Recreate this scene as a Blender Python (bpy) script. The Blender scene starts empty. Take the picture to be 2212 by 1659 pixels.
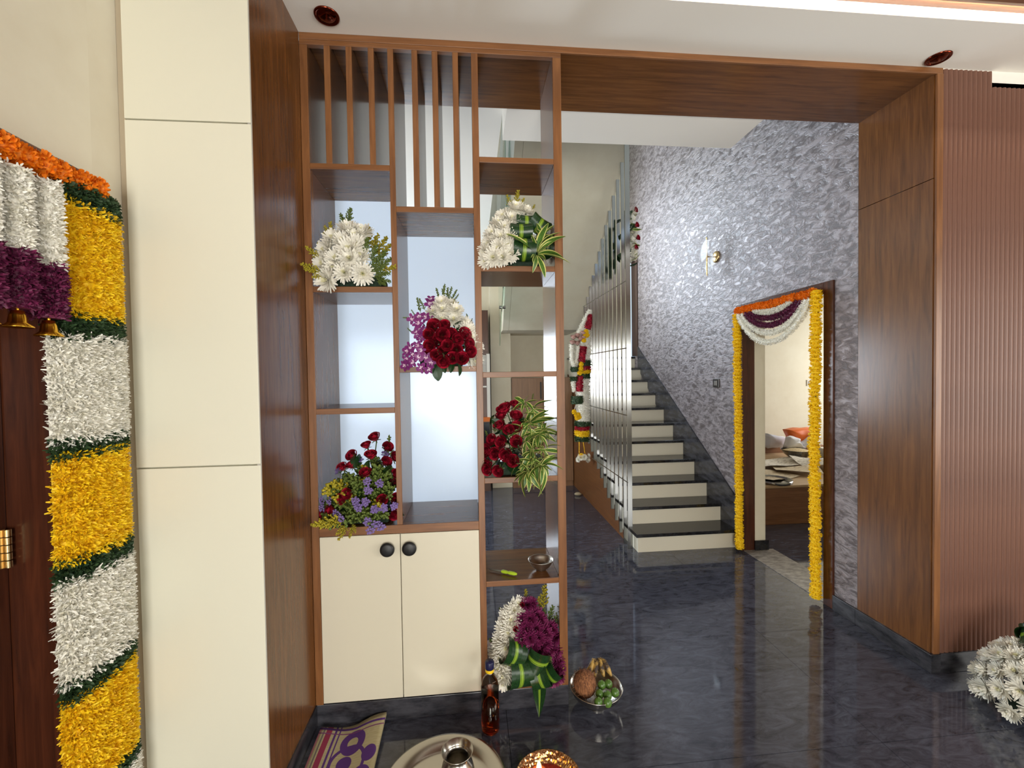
import bpy, bmesh, math, random
from mathutils import Vector, Matrix, Quaternion
random.seed(11)
S = bpy.context.scene
COL = S.collection
PI = math.pi

# ------------------------------------------------------------------ camera
cam_d = bpy.data.cameras.new('camera'); cam = bpy.data.objects.new('camera', cam_d); COL.objects.link(cam)
cam_d.sensor_width = 36.0; cam_d.lens = 15.2916; cam_d.clip_start = 0.02; cam_d.clip_end = 100
_R = Vector((0.99548, -0.09379, -0.01514)); _U = Vector((0.01720, 0.02117, 0.99963)); _F = Vector((0.09343, 0.99537, -0.02269))
cam.matrix_world = Matrix(((_R.x, _U.x, -_F.x, 0.7400), (_R.y, _U.y, -_F.y, -2.0592), (_R.z, _U.z, -_F.z, 1.6169), (0, 0, 0, 1)))
S.camera = cam

# ------------------------------------------------------------------ world, daylight, exposure
W = bpy.data.worlds.new('sky'); S.world = W; W.use_nodes = True
W.node_tree.nodes['Background'].inputs[0].default_value = (0.62, 0.78, 1.0, 1)
W.node_tree.nodes['Background'].inputs[1].default_value = 1.2
S.view_settings.view_transform = 'Standard'; S.view_settings.look = 'None'
S.view_settings.exposure = 0.20; S.view_settings.gamma = 1.0; S.view_settings.use_curve_mapping = False

def area(name, loc, aim, sx, sy, power, color):
    l = bpy.data.lights.new(name, 'AREA'); l.shape = 'RECTANGLE'; l.size = sx; l.size_y = sy
    l.energy = power; l.color = color
    o = bpy.data.objects.new(name, l); COL.objects.link(o); o.location = loc
    o.rotation_euler = (Vector(aim) - Vector(loc)).to_track_quat('-Z', 'Y').to_euler()
    return o
# daylight through the openings, plus lamps added for fill
area('daylight_front_window', (3.9, -4.99, 1.62), (2.6, 0, 1.5), 1.95, 1.3, 50, (1.0, 0.97, 0.88))
area('added_fill_rear_left', (0.75, -4.99, 1.2), (1.2, 0, 1.5), 1.3, 2.1, 120, (1.0, 0.96, 0.88))  # added lamp: frontal fill for the fluted wall and cream panel
area('added_fill_hall_right', (5.47, -2.3, 1.55), (1.5, -1.2, 1.7), 2.2, 1.5, 70, (1.0, 0.95, 0.86))  # added lamp that brightens the ceiling and cream panel
area('daylight_dining_window', (-0.25, 4.66, 1.55), (0.0, 0, 1.5), 1.6, 1.2, 78, (0.80, 0.90, 1.0))
area('daylight_landing_window', (1.75, 4.62, 3.35), (2.4, 1.5, 2.3), 0.85, 1.4, 125, (0.74, 0.87, 1.0))
area('added_fill_dining_left', (-2.14, 2.6, 1.6), (2.5, 2.4, 1.9), 1.7, 1.4, 62, (0.86, 0.93, 1.0))  # added lamp that brightens the soffit, plaster wall and jamb
area('cove_led', (2.4, -0.325, 3.203), (2.4, -0.2, 3.17), 5.4, 0.012, 9, (1.0, 0.9, 0.75))
area('daylight_bedroom_window', (6.95, 2.9, 1.6), (4.0, 2.8, 1.2), 1.6, 1.5, 50, (1.0, 0.97, 0.90))

# ------------------------------------------------------------------ helpers
def lin(r, g, b):
    def f(c):
        c /= 255.0
        return c / 12.92 if c <= 0.04045 else ((c + 0.055) / 1.055) ** 2.4
    return (f(r), f(g), f(b), 1)

MATS = {}
def mat(name, rgb=(128, 128, 128), rough=0.5, metal=0.0, **kw):
    if name in MATS: return MATS[name]
    m = bpy.data.materials.new(name); m.use_nodes = True; MATS[name] = m
    b = m.node_tree.nodes['Principled BSDF']
    b.inputs['Base Color'].default_value = lin(*rgb); b.inputs['Roughness'].default_value = rough
    b.inputs['Metallic'].default_value = metal
    for k, v in kw.items(): b.inputs[k.replace('_', ' ')].default_value = v
    return m

def nodes(m): return m.node_tree.nodes, m.node_tree.links, m.node_tree.nodes['Principled BSDF']

def noise_color(m, c1, c2, scale, stretch=(1, 1, 1), detail=5, rough=0.6, lo=0.35, hi=0.65, bump=0.0, coord='Object', dist=0.0):
    N, L, b = nodes(m)
    tc = N.new('ShaderNodeTexCoord'); mp = N.new('ShaderNodeMapping'); mp.inputs['Scale'].default_value = stretch
    nz = N.new('ShaderNodeTexNoise'); nz.inputs['Scale'].default_value = scale; nz.inputs['Detail'].default_value = detail
    nz.inputs['Roughness'].default_value = rough; nz.inputs['Distortion'].default_value = dist
    cr = N.new('ShaderNodeValToRGB'); cr.color_ramp.elements[0].position = lo; cr.color_ramp.elements[1].position = hi
    cr.color_ramp.elements[0].color = lin(*c1); cr.color_ramp.elements[1].color = lin(*c2)
    L.new(tc.outputs[coord], mp.inputs[0]); L.new(mp.outputs[0], nz.inputs['Vector']); L.new(nz.outputs['Fac'], cr.inputs[0])
    L.new(cr.outputs[0], b.inputs['Base Color'])
    if bump:
        bp = N.new('ShaderNodeBump'); bp.inputs['Strength'].default_value = bump; bp.inputs['Distance'].default_value = 0.01
        L.new(nz.outputs['Fac'], bp.inputs['Height']); L.new(bp.outputs[0], b.inputs['Normal'])
    return m

def wood(name, c1, c2, axis, rough=0.3, scale=9.0):
    if name in MATS: return MATS[name]
    st = [5.0, 5.0, 5.0]; st['xyz'.index(axis)] = 0.35
    m = mat(name, c1, rough)
    noise_color(m, c1, c2, scale, st, detail=6, lo=0.3, hi=0.72, bump=0.012, dist=0.6)
    return m

M_TEAK = lambda ax: wood('teak_edge_' + ax, (106, 66, 36), (142, 94, 54), ax, 0.38)
M_VEN = lambda ax: wood('walnut_veneer_' + ax, (84, 50, 22), (122, 77, 38), ax, 0.24)
M_CREAM = mat('cream_laminate', (214, 207, 186), 0.28)
M_TALL = mat('tall_cream_laminate', (226, 223, 204), 0.30)
M_WALL = noise_color(mat('cream_wall_paint', (222, 214, 192), 0.7), (218, 209, 186), (226, 219, 198), 3.0)
M_CEIL = mat('white_ceiling_paint', (236, 231, 222), 0.75)
M_WHITE = mat('white_paint', (226, 222, 212), 0.65)
M_BLACKG = noise_color(mat('black_granite', (26, 26, 28), 0.12), (18, 18, 20), (40, 40, 44), 30)
M_SKIRT = noise_color(mat('dark_granite_skirting', (50, 50, 56), 0.2), (34, 34, 39), (70, 70, 76), 8, (1, 1, 3))
M_STEEL = mat('polished_steel', (160, 160, 158), 0.14, 1.0)
M_BSTEEL = mat('brushed_steel', (190, 186, 178), 0.24, 1.0)
M_GOLD = mat('gold_foil', (232, 180, 60), 0.22, 1.0)
M_COPPER = mat('copper_lacquer', (112, 50, 34), 0.15, 1.0)
M_BRASS = mat('pale_brass', (205, 178, 130), 0.25, 1.0)
M_BLACK = mat('matt_black', (22, 22, 24), 0.45)
M_DKWOOD = wood('dark_door_wood_z', (52, 26, 16), (86, 44, 26), 'z', 0.22)
M_ORANGE = noise_color(mat('orange_marigold_petals', (240, 130, 10), 0.6), (226, 104, 4), (250, 156, 20), 40)
M_YELLOW = noise_color(mat('yellow_marigold_petals', (244, 190, 8), 0.6), (246, 196, 6), (255, 224, 24), 40)
M_YELLOWC = noise_color(mat('yellow_chrysanthemum_petals', (250, 206, 10), 0.6), (236, 184, 4), (255, 222, 30), 40)
M_PETALW = noise_color(mat('white_petals', (240, 236, 222), 0.6, Subsurface_Weight=0.0), (236, 232, 216), (252, 250, 242), 60)
M_PETALC = mat('creamy_petal_heart', (244, 240, 206), 0.6)
M_PURPLE = noise_color(mat('purple_petals', (92, 22, 60), 0.6), (70, 14, 46), (124, 34, 80), 60)
M_MAG = noise_color(mat('magenta_petals', (136, 28, 92), 0.55), (84, 14, 58), (146, 44, 100), 60)
M_ORCH = noise_color(mat('orchid_petals', (142, 44, 130), 0.5), (92, 20, 88), (156, 62, 142), 60)
M_ORCHW = mat('orchid_white_centre', (226, 196, 216), 0.5)
M_RED = noise_color(mat('red_rose_petals', (176, 16, 44), 0.5), (120, 6, 28), (206, 30, 62), 22)
M_REDD = mat('dark_rose_petals', (118, 6, 28), 0.5)
M_PINK = mat('pink_rosebud_petals', (214, 170, 160), 0.6)
M_LILAC = mat('lilac_statice_petals', (128, 108, 164), 0.6)
M_GREEN = noise_color(mat('leaf_green', (46, 78, 36), 0.4), (50, 84, 28), (92, 130, 50), 30)
M_DGREEN = noise_color(mat('dark_leaf_green', (24, 54, 26), 0.3), (16, 42, 20), (36, 70, 34), 20)
M_LIME = mat('lime_leaf_stripe', (132, 164, 46), 0.35)
M_CREAML = mat('cream_leaf_margin', (206, 204, 122), 0.45)
M_GOLDROD = noise_color(mat('goldenrod_buds', (150, 140, 30), 0.6), (112, 118, 30), (204, 180, 40), 50)
M_FERN = noise_color(mat('fern_green', (78, 98, 44), 0.6), (60, 88, 36), (122, 134, 54), 50)
M_STEM = mat('stem_green', (70, 92, 44), 0.55)
M_GGREEN = noise_color(mat('garland_leaf_green', (42, 70, 38), 0.6), (26, 50, 26), (66, 92, 54), 60)

class B:
    """collects geometry for one mesh"""
    def __init__(s): s.v = []; s.f = []; s.m = []; s.s = []
    def add(s, vs, fs, mi=0, smooth=False):
        o = len(s.v); s.v += [tuple(p) for p in vs]
        for f in fs: s.f.append(tuple(i + o for i in f)); s.m.append(mi); s.s.append(smooth)
        return s
    def box(s, x0, x1, y0, y1, z0, z1, mi=0):
        return s.add([(x0, y0, z0), (x1, y0, z0), (x1, y1, z0), (x0, y1, z0), (x0, y0, z1), (x1, y0, z1), (x1, y1, z1), (x0, y1, z1)],
                     [(0, 3, 2, 1), (4, 5, 6, 7), (0, 1, 5, 4), (1, 2, 6, 5), (2, 3, 7, 6), (3, 0, 4, 7)], mi)
    def prism(s, poly, axis, a, b, mi=0):
        """polygon (2d) extruded along axis from a to b"""
        n = len(poly)
        def p3(u, v, w): return {'x': (w, u, v), 'y': (u, w, v), 'z': (u, v, w)}[axis]
        vs = [p3(u, v, a) for u, v in poly] + [p3(u, v, b) for u, v in poly]
        return s.add(vs, [tuple(range(n))[::-1], tuple(range(n, 2 * n))] + [(i, (i + 1) % n, n + (i + 1) % n, n + i) for i in range(n)], mi)
    def tube(s, pts, r, n=8, mi=0, cap=True):
        pts = [Vector(p) for p in pts]; rs = r if isinstance(r, (list, tuple)) else [r] * len(pts)
        vs = []; prev = None
        for i, p in enumerate(pts):
            t = (pts[min(i + 1, len(pts) - 1)] - pts[max(i - 1, 0)]).normalized()
            if prev is None:
                a = Vector((0, 0, 1)) if abs(t.z) < 0.9 else Vector((1, 0, 0))
                u = t.cross(a).normalized()
            else:
                u = (prev - t * prev.dot(t)).normalized()
            prev = u; w = t.cross(u)
            for k in range(n):
                a = 2 * PI * k / n; vs.append(p + (u * math.cos(a) + w * math.sin(a)) * rs[i])
        fs = []
        for i in range(len(pts) - 1):
            for k in range(n):
                fs.append((i * n + k, i * n + (k + 1) % n, (i + 1) * n + (k + 1) % n, (i + 1) * n + k))
        s.add(vs, fs, mi, True)
        if cap: s.add(vs[:n], [tuple(range(n))[::-1]], mi); s.add(vs[-n:], [tuple(range(n))], mi)
        return s
    def lathe(s, prof, c=(0, 0, 0), n=32, mi=0):
        vs = []; c = Vector(c); k = len(prof)
        for i in range(n):
            a = 2 * PI * i / n
            for r, z in prof: vs.append(c + Vector((max(r, 1e-4) * math.cos(a), max(r, 1e-4) * math.sin(a), z)))
        fs = []
        for i in range(n):
            j = (i + 1) % n
            for q in range(k - 1): fs.append((i * k + q, j * k + q, j * k + q + 1, i * k + q + 1))
        return s.add(vs, fs, mi, True)
    def ball(s, c, rx, ry=None, rz=None, n=8, mi=0, smooth=True):
        ry = ry or rx; rz = rz or rx; m = max(3, n // 2); vs = []; c = Vector(c)
        for j in range(m + 1):
            th = PI * j / m
            for i in range(n):
                a = 2 * PI * i / n
                vs.append((c.x + rx * math.sin(th) * math.cos(a), c.y + ry * math.sin(th) * math.sin(a), c.z + rz * math.cos(th)))
        fs = [(j * n + i, (j + 1) * n + i, (j + 1) * n + (i + 1) % n, j * n + (i + 1) % n) for j in range(m) for i in range(n)]
        return s.add(vs, fs, mi, smooth)
    def petal(s, p, d, up, L, w, curl=0.3, mi=0, seg=2):
        """narrow pointed strip from p along d, curling toward up"""
        d = Vector(d).normalized(); up = Vector(up); up = (up - d * up.dot(d))
        up = up.normalized() if up.length > 1e-5 else Vector((0, 0, 1))
        sd = d.cross(up); vs = []
        for i in range(seg + 1):
            t = i / seg; q = Vector(p) + d * (L * t) + up * (curl * L * t * t)
            ww = w * (0.55 + 1.3 * t - 1.45 * t * t) * 0.5
            vs += [q - sd * ww, q + sd * ww]
        return s.add(vs, [(2 * i, 2 * i + 1, 2 * i + 3, 2 * i + 2) for i in range(seg)], mi, False)
    def mesh(s, name, mats):
        me = bpy.data.meshes.new(name); me.from_pydata(s.v, [], s.f)
        for m in mats: me.materials.append(m)
        me.polygons.foreach_set('material_index', s.m); me.polygons.foreach_set('use_smooth', s.s)
        me.update(); return me

def mk(name, b, mats, parent=None, bevel=0.0, off=None):
    """one mesh object from a builder whose numbers are world coordinates"""
    if not isinstance(mats, (list, tuple)): mats = [mats]
    o_ = Vector((0, 0, 0))
    p = parent
    while p is not None: o_ += Vector(p.location); p = p.parent
    if off is None: off = Vector((0, 0, 0))
    if parent is None:
        xs = [v[0] for v in b.v]; ys = [v[1] for v in b.v]; zs = [v[2] for v in b.v]
        o_ = Vector(((min(xs) + max(xs)) / 2, (min(ys) + max(ys)) / 2, min(zs)))
    b.v = [(v[0] - o_.x, v[1] - o_.y, v[2] - o_.z) for v in b.v]
    ob = bpy.data.objects.new(name, b.mesh(name, mats)); COL.objects.link(ob)
    if parent is None: ob.location = o_
    else: ob.parent = parent
    if bevel:
        md = ob.modifiers.new('bevel', 'BEVEL'); md.width = bevel; md.segments = 2; md.limit_method = 'ANGLE'; md.angle_limit = 0.7
    return ob
def inst(name, me, parent, loc, d=(0, 0, 1), s=1.0, roll=0.0):
    """place shared mesh data: local +Z turned to d, world loc"""
    ob = bpy.data.objects.new(name, me); COL.objects.link(ob); ob.parent = parent
    o_ = Vector((0, 0, 0)); p = parent
    while p is not None: o_ += Vector(p.location); p = p.parent
    q = Vector(d).normalized().to_track_quat('Z', 'Y') @ Quaternion((0, 0, 1), roll)
    ob.rotation_mode = 'QUATERNION'; ob.rotation_quaternion = q
    ob.location = Vector(loc) - o_
    ob.scale = s if isinstance(s, (tuple, list)) else (s, s, s)
    return ob
def thing(name, label, cat, loc, group=None):
    o = bpy.data.objects.new(name, None); o.empty_display_size = 0.05; COL.objects.link(o); o.location = loc
    return tag(o, label, cat, group)
def tag(o, label, cat, group=None):
    o['label'] = label; o['category'] = cat
    if group: o['group'] = group
    return o
def st(o, label=None):
    o['kind'] = 'structure'
    if label: o['label'] = label
    return o
def root(name, loc, label=None):
    o = bpy.data.objects.new(name, None); o.empty_display_size = 0.05; COL.objects.link(o); o.location = loc
    return st(o, label)
def stuff(o): o['kind'] = 'stuff'; return o
def rv(a): return random.uniform(-a, a)
def bx(*a): return B().box(*a)

# ================================================================== THE SETTING
# floor of large polished granite slabs
M_FLOOR = mat('polished_blue_granite', (62, 62, 70), 0.065, Specular_IOR_Level=0.6)
noise_color(M_FLOOR, (37, 38, 47), (86, 88, 101), 6.5, (1.0, 2.6, 1), detail=9, rough=0.72, lo=0.32, hi=0.7, dist=1.4)
M_GROUT = mat('dark_grout', (30, 30, 33), 0.7)
floor = root('floor', (1.5, 0, 0), 'polished dark blue granite slab floor')
mk('floor_base', bx(-2.0, 7.2, -4.8, 4.75, -0.12, -0.012), M_GROUT, floor)
xs = [-2.0, -0.72, 0.88, 2.483, 4.085, 5.69, 7.2]; ys = [-4.8, -3.6, -2.8, -2.0, -1.18, -0.37, 0.435, 1.24, 2.05, 2.86, 3.67, 4.75]
for i in range(len(xs) - 1):
    for j in range(len(ys) - 1):
        g = 0.0011
        mk('floor_slab', bx(xs[i] + g, xs[i + 1] - g, ys[j] + g, ys[j + 1] - g, -0.012, 0.0), M_FLOOR, floor)

# ceilings
c = root('ceiling', (2.0, -0.15, 3.159), 'off white false ceiling with lowered border and timber tray')
mk('border_panel', bx(-0.45, 5.3, -0.29, 0.0, 3.159, 3.30), M_CEIL, c)
M_TRAYW = wood('tray_walnut_x', (84, 48, 30), (112, 70, 44), 'x', 0.4)
mk('cove_edge', bx(-0.45, 5.3, -0.338, -0.2905, 3.205, 3.225), M_TRAYW, c)
for k in range(30):
    y1 = -0.342 - k * 0.145
    mk('timber_plank', bx(-0.45, 5.3, y1 - 0.138, y1, 3.232, 3.25), M_TRAYW, c)
mk('tray_slab', bx(-0.45, 5.3, -4.8, -0.29, 3.262, 3.4), M_CEIL, c)
st(mk('ceiling_rear', bx(-2.0, 0.97, 0.444, 4.75, 3.30, 3.48), M_CEIL), 'white ceiling behind the shelf unit')
st(mk('ceiling_slab', bx(0.97, 2.53, 0.444, 0.79, 3.135, 3.48), M_CEIL), 'grey slab soffit behind the wooden beam')
st(mk('ceiling_stairwell', bx(-2.0, 3.4, 0.3, 4.75, 6.0, 6.1), M_WHITE), 'ceiling high above the stair')
st(mk('ceiling_bedroom', bx(3.36, 7.2, 0.0, 4.75, 3.0, 3.1), M_WHITE), 'white bedroom ceiling')

# left wall with its door opening
st(mk('wall_left', bx(-0.70, -0.432, -0.563, -0.30, 0, 3.3), M_WALL), 'cream painted wall by the left door')
wl = B(); wl.box(-0.70, -0.432, -1.66, -0.563, 2.256, 3.3); wl.box(-0.70, -0.432, -4.8, -1.66, 0, 3.3)
st(mk('wall_left_rear', wl, M_WALL), 'cream wall above the left door')
# wall behind the camera with a left opening added for light; right end wall likewise
wr = B(); wr.box(-0.6, 0.1, -4.98, -4.8, 0, 3.4); wr.box(1.4, 2.9, -4.98, -4.8, 0, 3.4); wr.box(0.1, 1.4, -4.98, -4.8, 2.3, 3.4); wr.box(4.9, 5.3, -4.98, -4.8, 0, 3.4); wr.box(2.9, 4.9, -4.98, -4.8, 2.3, 3.4); wr.box(2.9, 4.9, -4.98, -4.8, 0, 0.95)
st(mk('wall_entrance', wr, M_WALL), 'cream wall behind the viewer with an added light opening and a wide window')
wq = B(); wq.box(5.3, 5.45, -4.8, -3.4, 0, 3.4); wq.box(5.3, 5.45, -1.2, 0.0, 0, 3.4); wq.box(5.3, 5.45, -3.4, -1.2, 0, 0.8); wq.box(5.3, 5.45, -3.4, -1.2, 2.35, 3.4)
st(mk('wall_right', wq, M_WALL), 'cream wall at the right end of the hall')
# back wall of the dining room with window, and the landing window
wb = B()
wb.box(-2.0, -1.1, 4.42, 4.6, 0, 6.0); wb.box(-1.1, 0.6, 4.42, 4.6, 0, 0.85); wb.box(-1.1, 0.6, 4.42, 4.6, 2.2, 6.0)
wb.box(0.6, 1.3, 4.42, 4.6, 0, 6.0); wb.box(1.3, 2.2, 4.42, 4.6, 0, 2.6); wb.box(1.3, 2.2, 4.42, 4.6, 4.1, 6.0); wb.box(2.2, 3.15, 4.42, 4.6, 0, 6.0)
st(mk('wall_back', wb, M_WALL), 'cream back wall of the dining room and stair')
for nm, (x0, x1, z0, z1) in {'window_1': (-1.1, 0.6, 0.85, 2.2), 'window_2': (1.3, 2.2, 2.6, 4.1)}.items():
    w = root(nm, ((x0 + x1) / 2, 4.5, z0), 'white framed window in the back wall')
    f = B(); f.box(x0, x1, 4.46, 4.5, z0, z0 + 0.05); f.box(x0, x1, 4.46, 4.5, z1 - 0.05, z1); f.box(x0, x0 + 0.05, 4.46, 4.5, z0, z1); f.box(x1 - 0.05, x1, 4.46, 4.5, z0, z1)
    mk('window_frame', f, M_WHITE, w)
    mk('mullion', bx((x0 + x1) / 2 - 0.02, (x0 + x1) / 2 + 0.02, 4.46, 4.5, z0, z1), M_WHITE, w)
wd_l = B(); wd_l.box(-2.1, -2.0, 0.0, 1.7, 0, 3.5); wd_l.box(-2.1, -2.0, 3.5, 4.75, 0, 3.5); wd_l.box(-2.1, -2.0, 1.7, 3.5, 0, 0.85); wd_l.box(-2.1, -2.0, 1.7, 3.5, 2.35, 3.5)  # opening made for the added fill lamp outside
st(mk('wall_dining_left', wd_l, M_WALL), 'cream side wall of the dining room')
st(mk('wall_dining_front', bx(-2.0, -0.0, 0.25, 0.44, 0, 3.3), M_WALL), 'cream wall behind the tall cabinet')
st(mk('wall_upper_front', bx(-2.0, 3.4, 0.30, 0.44, 3.48, 6.0), M_WHITE), 'wall above the beam')

# textured plaster wall, with door opening (y 0.70..1.60)
M_PLAS = mat('brushed_metallic_plaster', (128, 118, 120), 0.46, 0.12)
N, L, b = nodes(M_PLAS)
tc = N.new('ShaderNodeTexCoord'); mp = N.new('ShaderNodeMapping'); mp.inputs['Rotation'].default_value = (0.6, 0, 0); mp.inputs['Scale'].default_value = (1, 1.0, 2.2)
n1 = N.new('ShaderNodeTexNoise'); n1.inputs['Scale'].default_value = 12.5; n1.inputs['Detail'].default_value = 5; n1.inputs['Roughness'].default_value = 0.62; n1.inputs['Distortion'].default_value = 0.7
cr = N.new('ShaderNodeValToRGB'); cr.color_ramp.elements[0].position = 0.38; cr.color_ramp.elements[1].position = 0.62
cr.color_ramp.elements[0].color = lin(96, 87, 88); cr.color_ramp.elements[1].color = lin(156, 147, 150)
bp = N.new('ShaderNodeBump'); bp.inputs['Strength'].default_value = 0.33; bp.inputs['Distance'].default_value = 0.02
cr2 = N.new('ShaderNodeValToRGB'); cr2.color_ramp.elements[0].position = 0.40; cr2.color_ramp.elements[1].position = 0.60
L.new(tc.outputs['Object'], mp.inputs[0]); L.new(mp.outputs[0], n1.inputs['Vector']); L.new(n1.outputs['Fac'], cr.inputs[0]); L.new(n1.outputs['Fac'], cr2.inputs[0])
L.new(cr.outputs[0], b.inputs['Base Color']); L.new(cr2.outputs[0], bp.inputs['Height']); L.new(bp.outputs[0], b.inputs['Normal'])
XW = 3.1475
wp = B(); wp.box(XW, 3.355, 0.446, 0.62, 0, 3.5); wp.box(XW, 3.355, 0.62, 1.685, 2.21, 3.5); wp.box(XW, 3.355, 1.685, 4.02, 0, 3.5); wp.box(XW, 3.355, 0.0, 4.02, 3.5, 6.0)
wp.box(XW, 3.355, 4.02, 4.6, 3.35, 6.0); wp.box(XW, 3.355, 4.02, 4.6, 0, 1.85)
st(mk('wall_stair', wp, M_PLAS), 'silvery lavender textured plaster wall beside the stair')
lw = B(); lw.box(3.37, 3.46, 4.1, 4.5, 1.85, 3.3)
d3 = root('landing_panel', (3.2, 4.3, 1.848), 'dark brown framed panel at the stair landing')  # framed panel filling the dark brown strip at the wall's far end
M_LPANEL = wood('landing_panel_brown_z', (58, 38, 30), (78, 54, 44), 'z', 0.7)
mk('door_leaf', bx(3.20, 3.24, 4.09, 4.415, 1.86, 3.28), M_LPANEL, d3)
fr = B(); fr.box(3.135, 3.25, 4.02, 4.09, 1.85, 3.35); fr.box(3.135, 3.25, 4.09, 4.42, 3.28, 3.35)
mk('landing_panel_frame', fr, M_LPANEL, d3)

# fluted timber-look wall to the right of the opening
M_FLUTE = wood('fluted_brown_laminate_z', (102, 67, 53), (122, 84, 67), 'z', 0.42)
fw = root('wall_front', (4.2, 0.0, 0.0), 'brown vertically fluted wall cladding right of the opening')
mk('backing', bx(3.187, 5.3, 0.0, 0.2, 0.0, 3.3), M_CEIL, fw)
def flute_mesh(h):
    fb = B(); n = 5; w = 0.0272; vs = []
    for z in (0, h):
        for k in range(n + 1):
            t = k / n; vs.append(((t - 0.5) * w, -0.004 - 0.006 * math.sin(PI * t), z))
    fb.add(vs, [(k, k + 1, n + 2 + k, n + 1 + k) for k in range(n)], 0, True)
    fb.add([(-w / 2, 0, 0), (-w / 2, -0.004, 0), (-w / 2, -0.004, h), (-w / 2, 0, h), (w / 2, 0, 0), (w / 2, -0.004, 0), (w / 2, -0.004, h), (w / 2, 0, h)], [(0, 1, 2, 3), (7, 6, 5, 4)])
    fb.add([(-w / 2, 0, h)] + [((k_ / n - 0.5) * w, -0.004 - 0.006 * math.sin(PI * k_ / n), h) for k_ in range(n + 1)] + [(w / 2, 0, h)], [tuple(range(n + 3))])
    return fb.mesh('flute', [M_FLUTE])
fa, fb_ = flute_mesh(3.152 - 0.105), flute_mesh(3.073 - 0.105)
k = 0; x = 3.189 + 0.014
while x < 5.27:
    o = bpy.data.objects.new('flute', fa if x < 3.465 else fb_); COL.objects.link(o); o.parent = fw; o.location = (x - 4.2, 0, 0.105); x += 0.0281
st(mk('baseboard_front', bx(3.187, 5.3, -0.014, 0.0, 0, 0.105), M_SKIRT, bevel=0.002), 'dark granite skirting under the fluted wall')
bbp = B(); bbp.box(3.132, 3.187, -0.014, 0.446, 0, 0.1); bbp.box(3.132, 3.1475, 0.446, 0.62, 0, 0.1)
st(mk('baseboard_right', bbp, M_SKIRT, bevel=0.002), 'dark granite skirting along the plaster wall')

# wooden casing of the opening (head beam and right jamb)
t1 = root('trim_1', (2.2, 0.2, 0.1), 'glossy walnut casing lining the opening to the stair')
mk('beam_panel', bx(0.0, 3.157, 0.006, 0.444, 3.130, 3.30), M_VEN('x'), t1)
mk('beam_edge', bx(0.0, 3.186, -0.006, 0.006, 3.128, 3.1585), M_TEAK('x'), t1, 0.002)
mk('jamb_panel', bx(3.147, 3.187, 0.006, 0.444, 0.1, 2.598), M_VEN('z'), t1)
mk('jamb_panel', bx(3.147, 3.187, 0.006, 0.444, 2.602, 3.130), M_VEN('z'), t1)
mk('jamb_edge', bx(3.152, 3.187, -0.008, 0.006, 0.1, 3.128), M_TEAK('z'), t1, 0.002)

# ================================================================== DISPLAY SHELF UNIT
DS = 0.364
u = thing('display_shelf', 'tall walnut open shelf partition with slatted top and cream cupboard below', 'shelf', (0.59, 0.18, 0.0))
X = [(0.0, 0.0334), (0.3851, 0.4106), (0.7651, 0.7953), (1.1469, 1.187)]
for i, (a, c_) in enumerate(X):
    zb_ = 0.922 if i == 1 else 0.098
    o = mk('post', bx(a + 0.002, c_ - 0.002, 0.004, DS, zb_, 3.127), M_VEN('z'), u)
    mk('edge_lipping', bx(a, c_, -0.004, 0.004, zb_, 3.106), M_TEAK('z'), o, 0.0015)
o = mk('top_rail', bx(0.0, 1.187, -0.005, 0.02, 3.106, 3.1275), M_TEAK('x'), u, 0.0015)
T = 0.026
def shelf(ci, z, depth=DS):
    a, c_ = X[ci][1], X[ci + 1][0]
    o = mk('shelf', bx(a - 0.001, c_ + 0.001, 0.004, depth, z - T + 0.002, z - 0.001), M_VEN('x'), u)
    mk('edge_lipping', bx(a, c_, -0.0038, 0.004, z - T, z), M_TEAK('x'), o, 0.0015)
for z in (2.5818, 2.028, 1.471): shelf(0, z)
for z in (2.396, 1.6578): shelf(1, z)
for z in (2.6335, 2.1274, 1.6282, 1.1255, 0.629): shelf(2, z)
# cupboard top runs under columns one and two
o = mk('shelf', bx(0.034, 0.765, 0.004, DS, 0.884, 0.9205), M_VEN('x'), u)
mk('edge_lipping', bx(0.0334, 0.7651, -0.0045, 0.004, 0.882, 0.9213), M_TEAK('x'), o, 0.0015)
mk('shelf', bx(0.7953, 1.1469, -0.002, DS, 0.098, 0.118), M_TEAK('x'), u)
# deep fins in the two slatted bays
for x0, z0 in ((0.1056, 2.5818), (0.2010, 2.5818), (0.2985, 2.5818), (0.4930, 2.396), (0.5848, 2.396), (0.6785, 2.396)):
    o = mk('slat', bx(x0 + 0.002, x0 + 0.024, 0.004, DS, z0, 3.128), M_VEN('z'), u)
    mk('edge_lipping', bx(x0, x0 + 0.026, -0.004, 0.004, z0, 3.106), M_TEAK('z'), o, 0.0015)
# cupboard
mk('carcass', bx(0.034, 0.765, 0.02, DS, 0.10, 0.884), M_CREAM, u)
for x0, x1, kx in ((0.0345, 0.3960, 0.3395), (0.3995, 0.7645, 0.4400)):
    d = mk('door', bx(x0, x1, -0.003, 0.018, 0.103, 0.879), M_CREAM, u, 0.0015)
    kb = B(); prof = [(0.0001, 0.026), (0.022, 0.0255), (0.031, 0.022), (0.0335, 0.016), (0.031, 0.010), (0.014, 0.007), (0.012, 0.0)]
    kb.lathe(prof, (0, 0, 0), 28); kb.v = [(kx + v[0], -0.003 - v[2], 0.812 + v[1]) for v in kb.v]
    mk('knob', kb, M_BLACK, d)
mk('plinth', bx(0.0, 1.187, -0.004, DS, 0.0, 0.098), M_SKIRT, u, 0.002)
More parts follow.
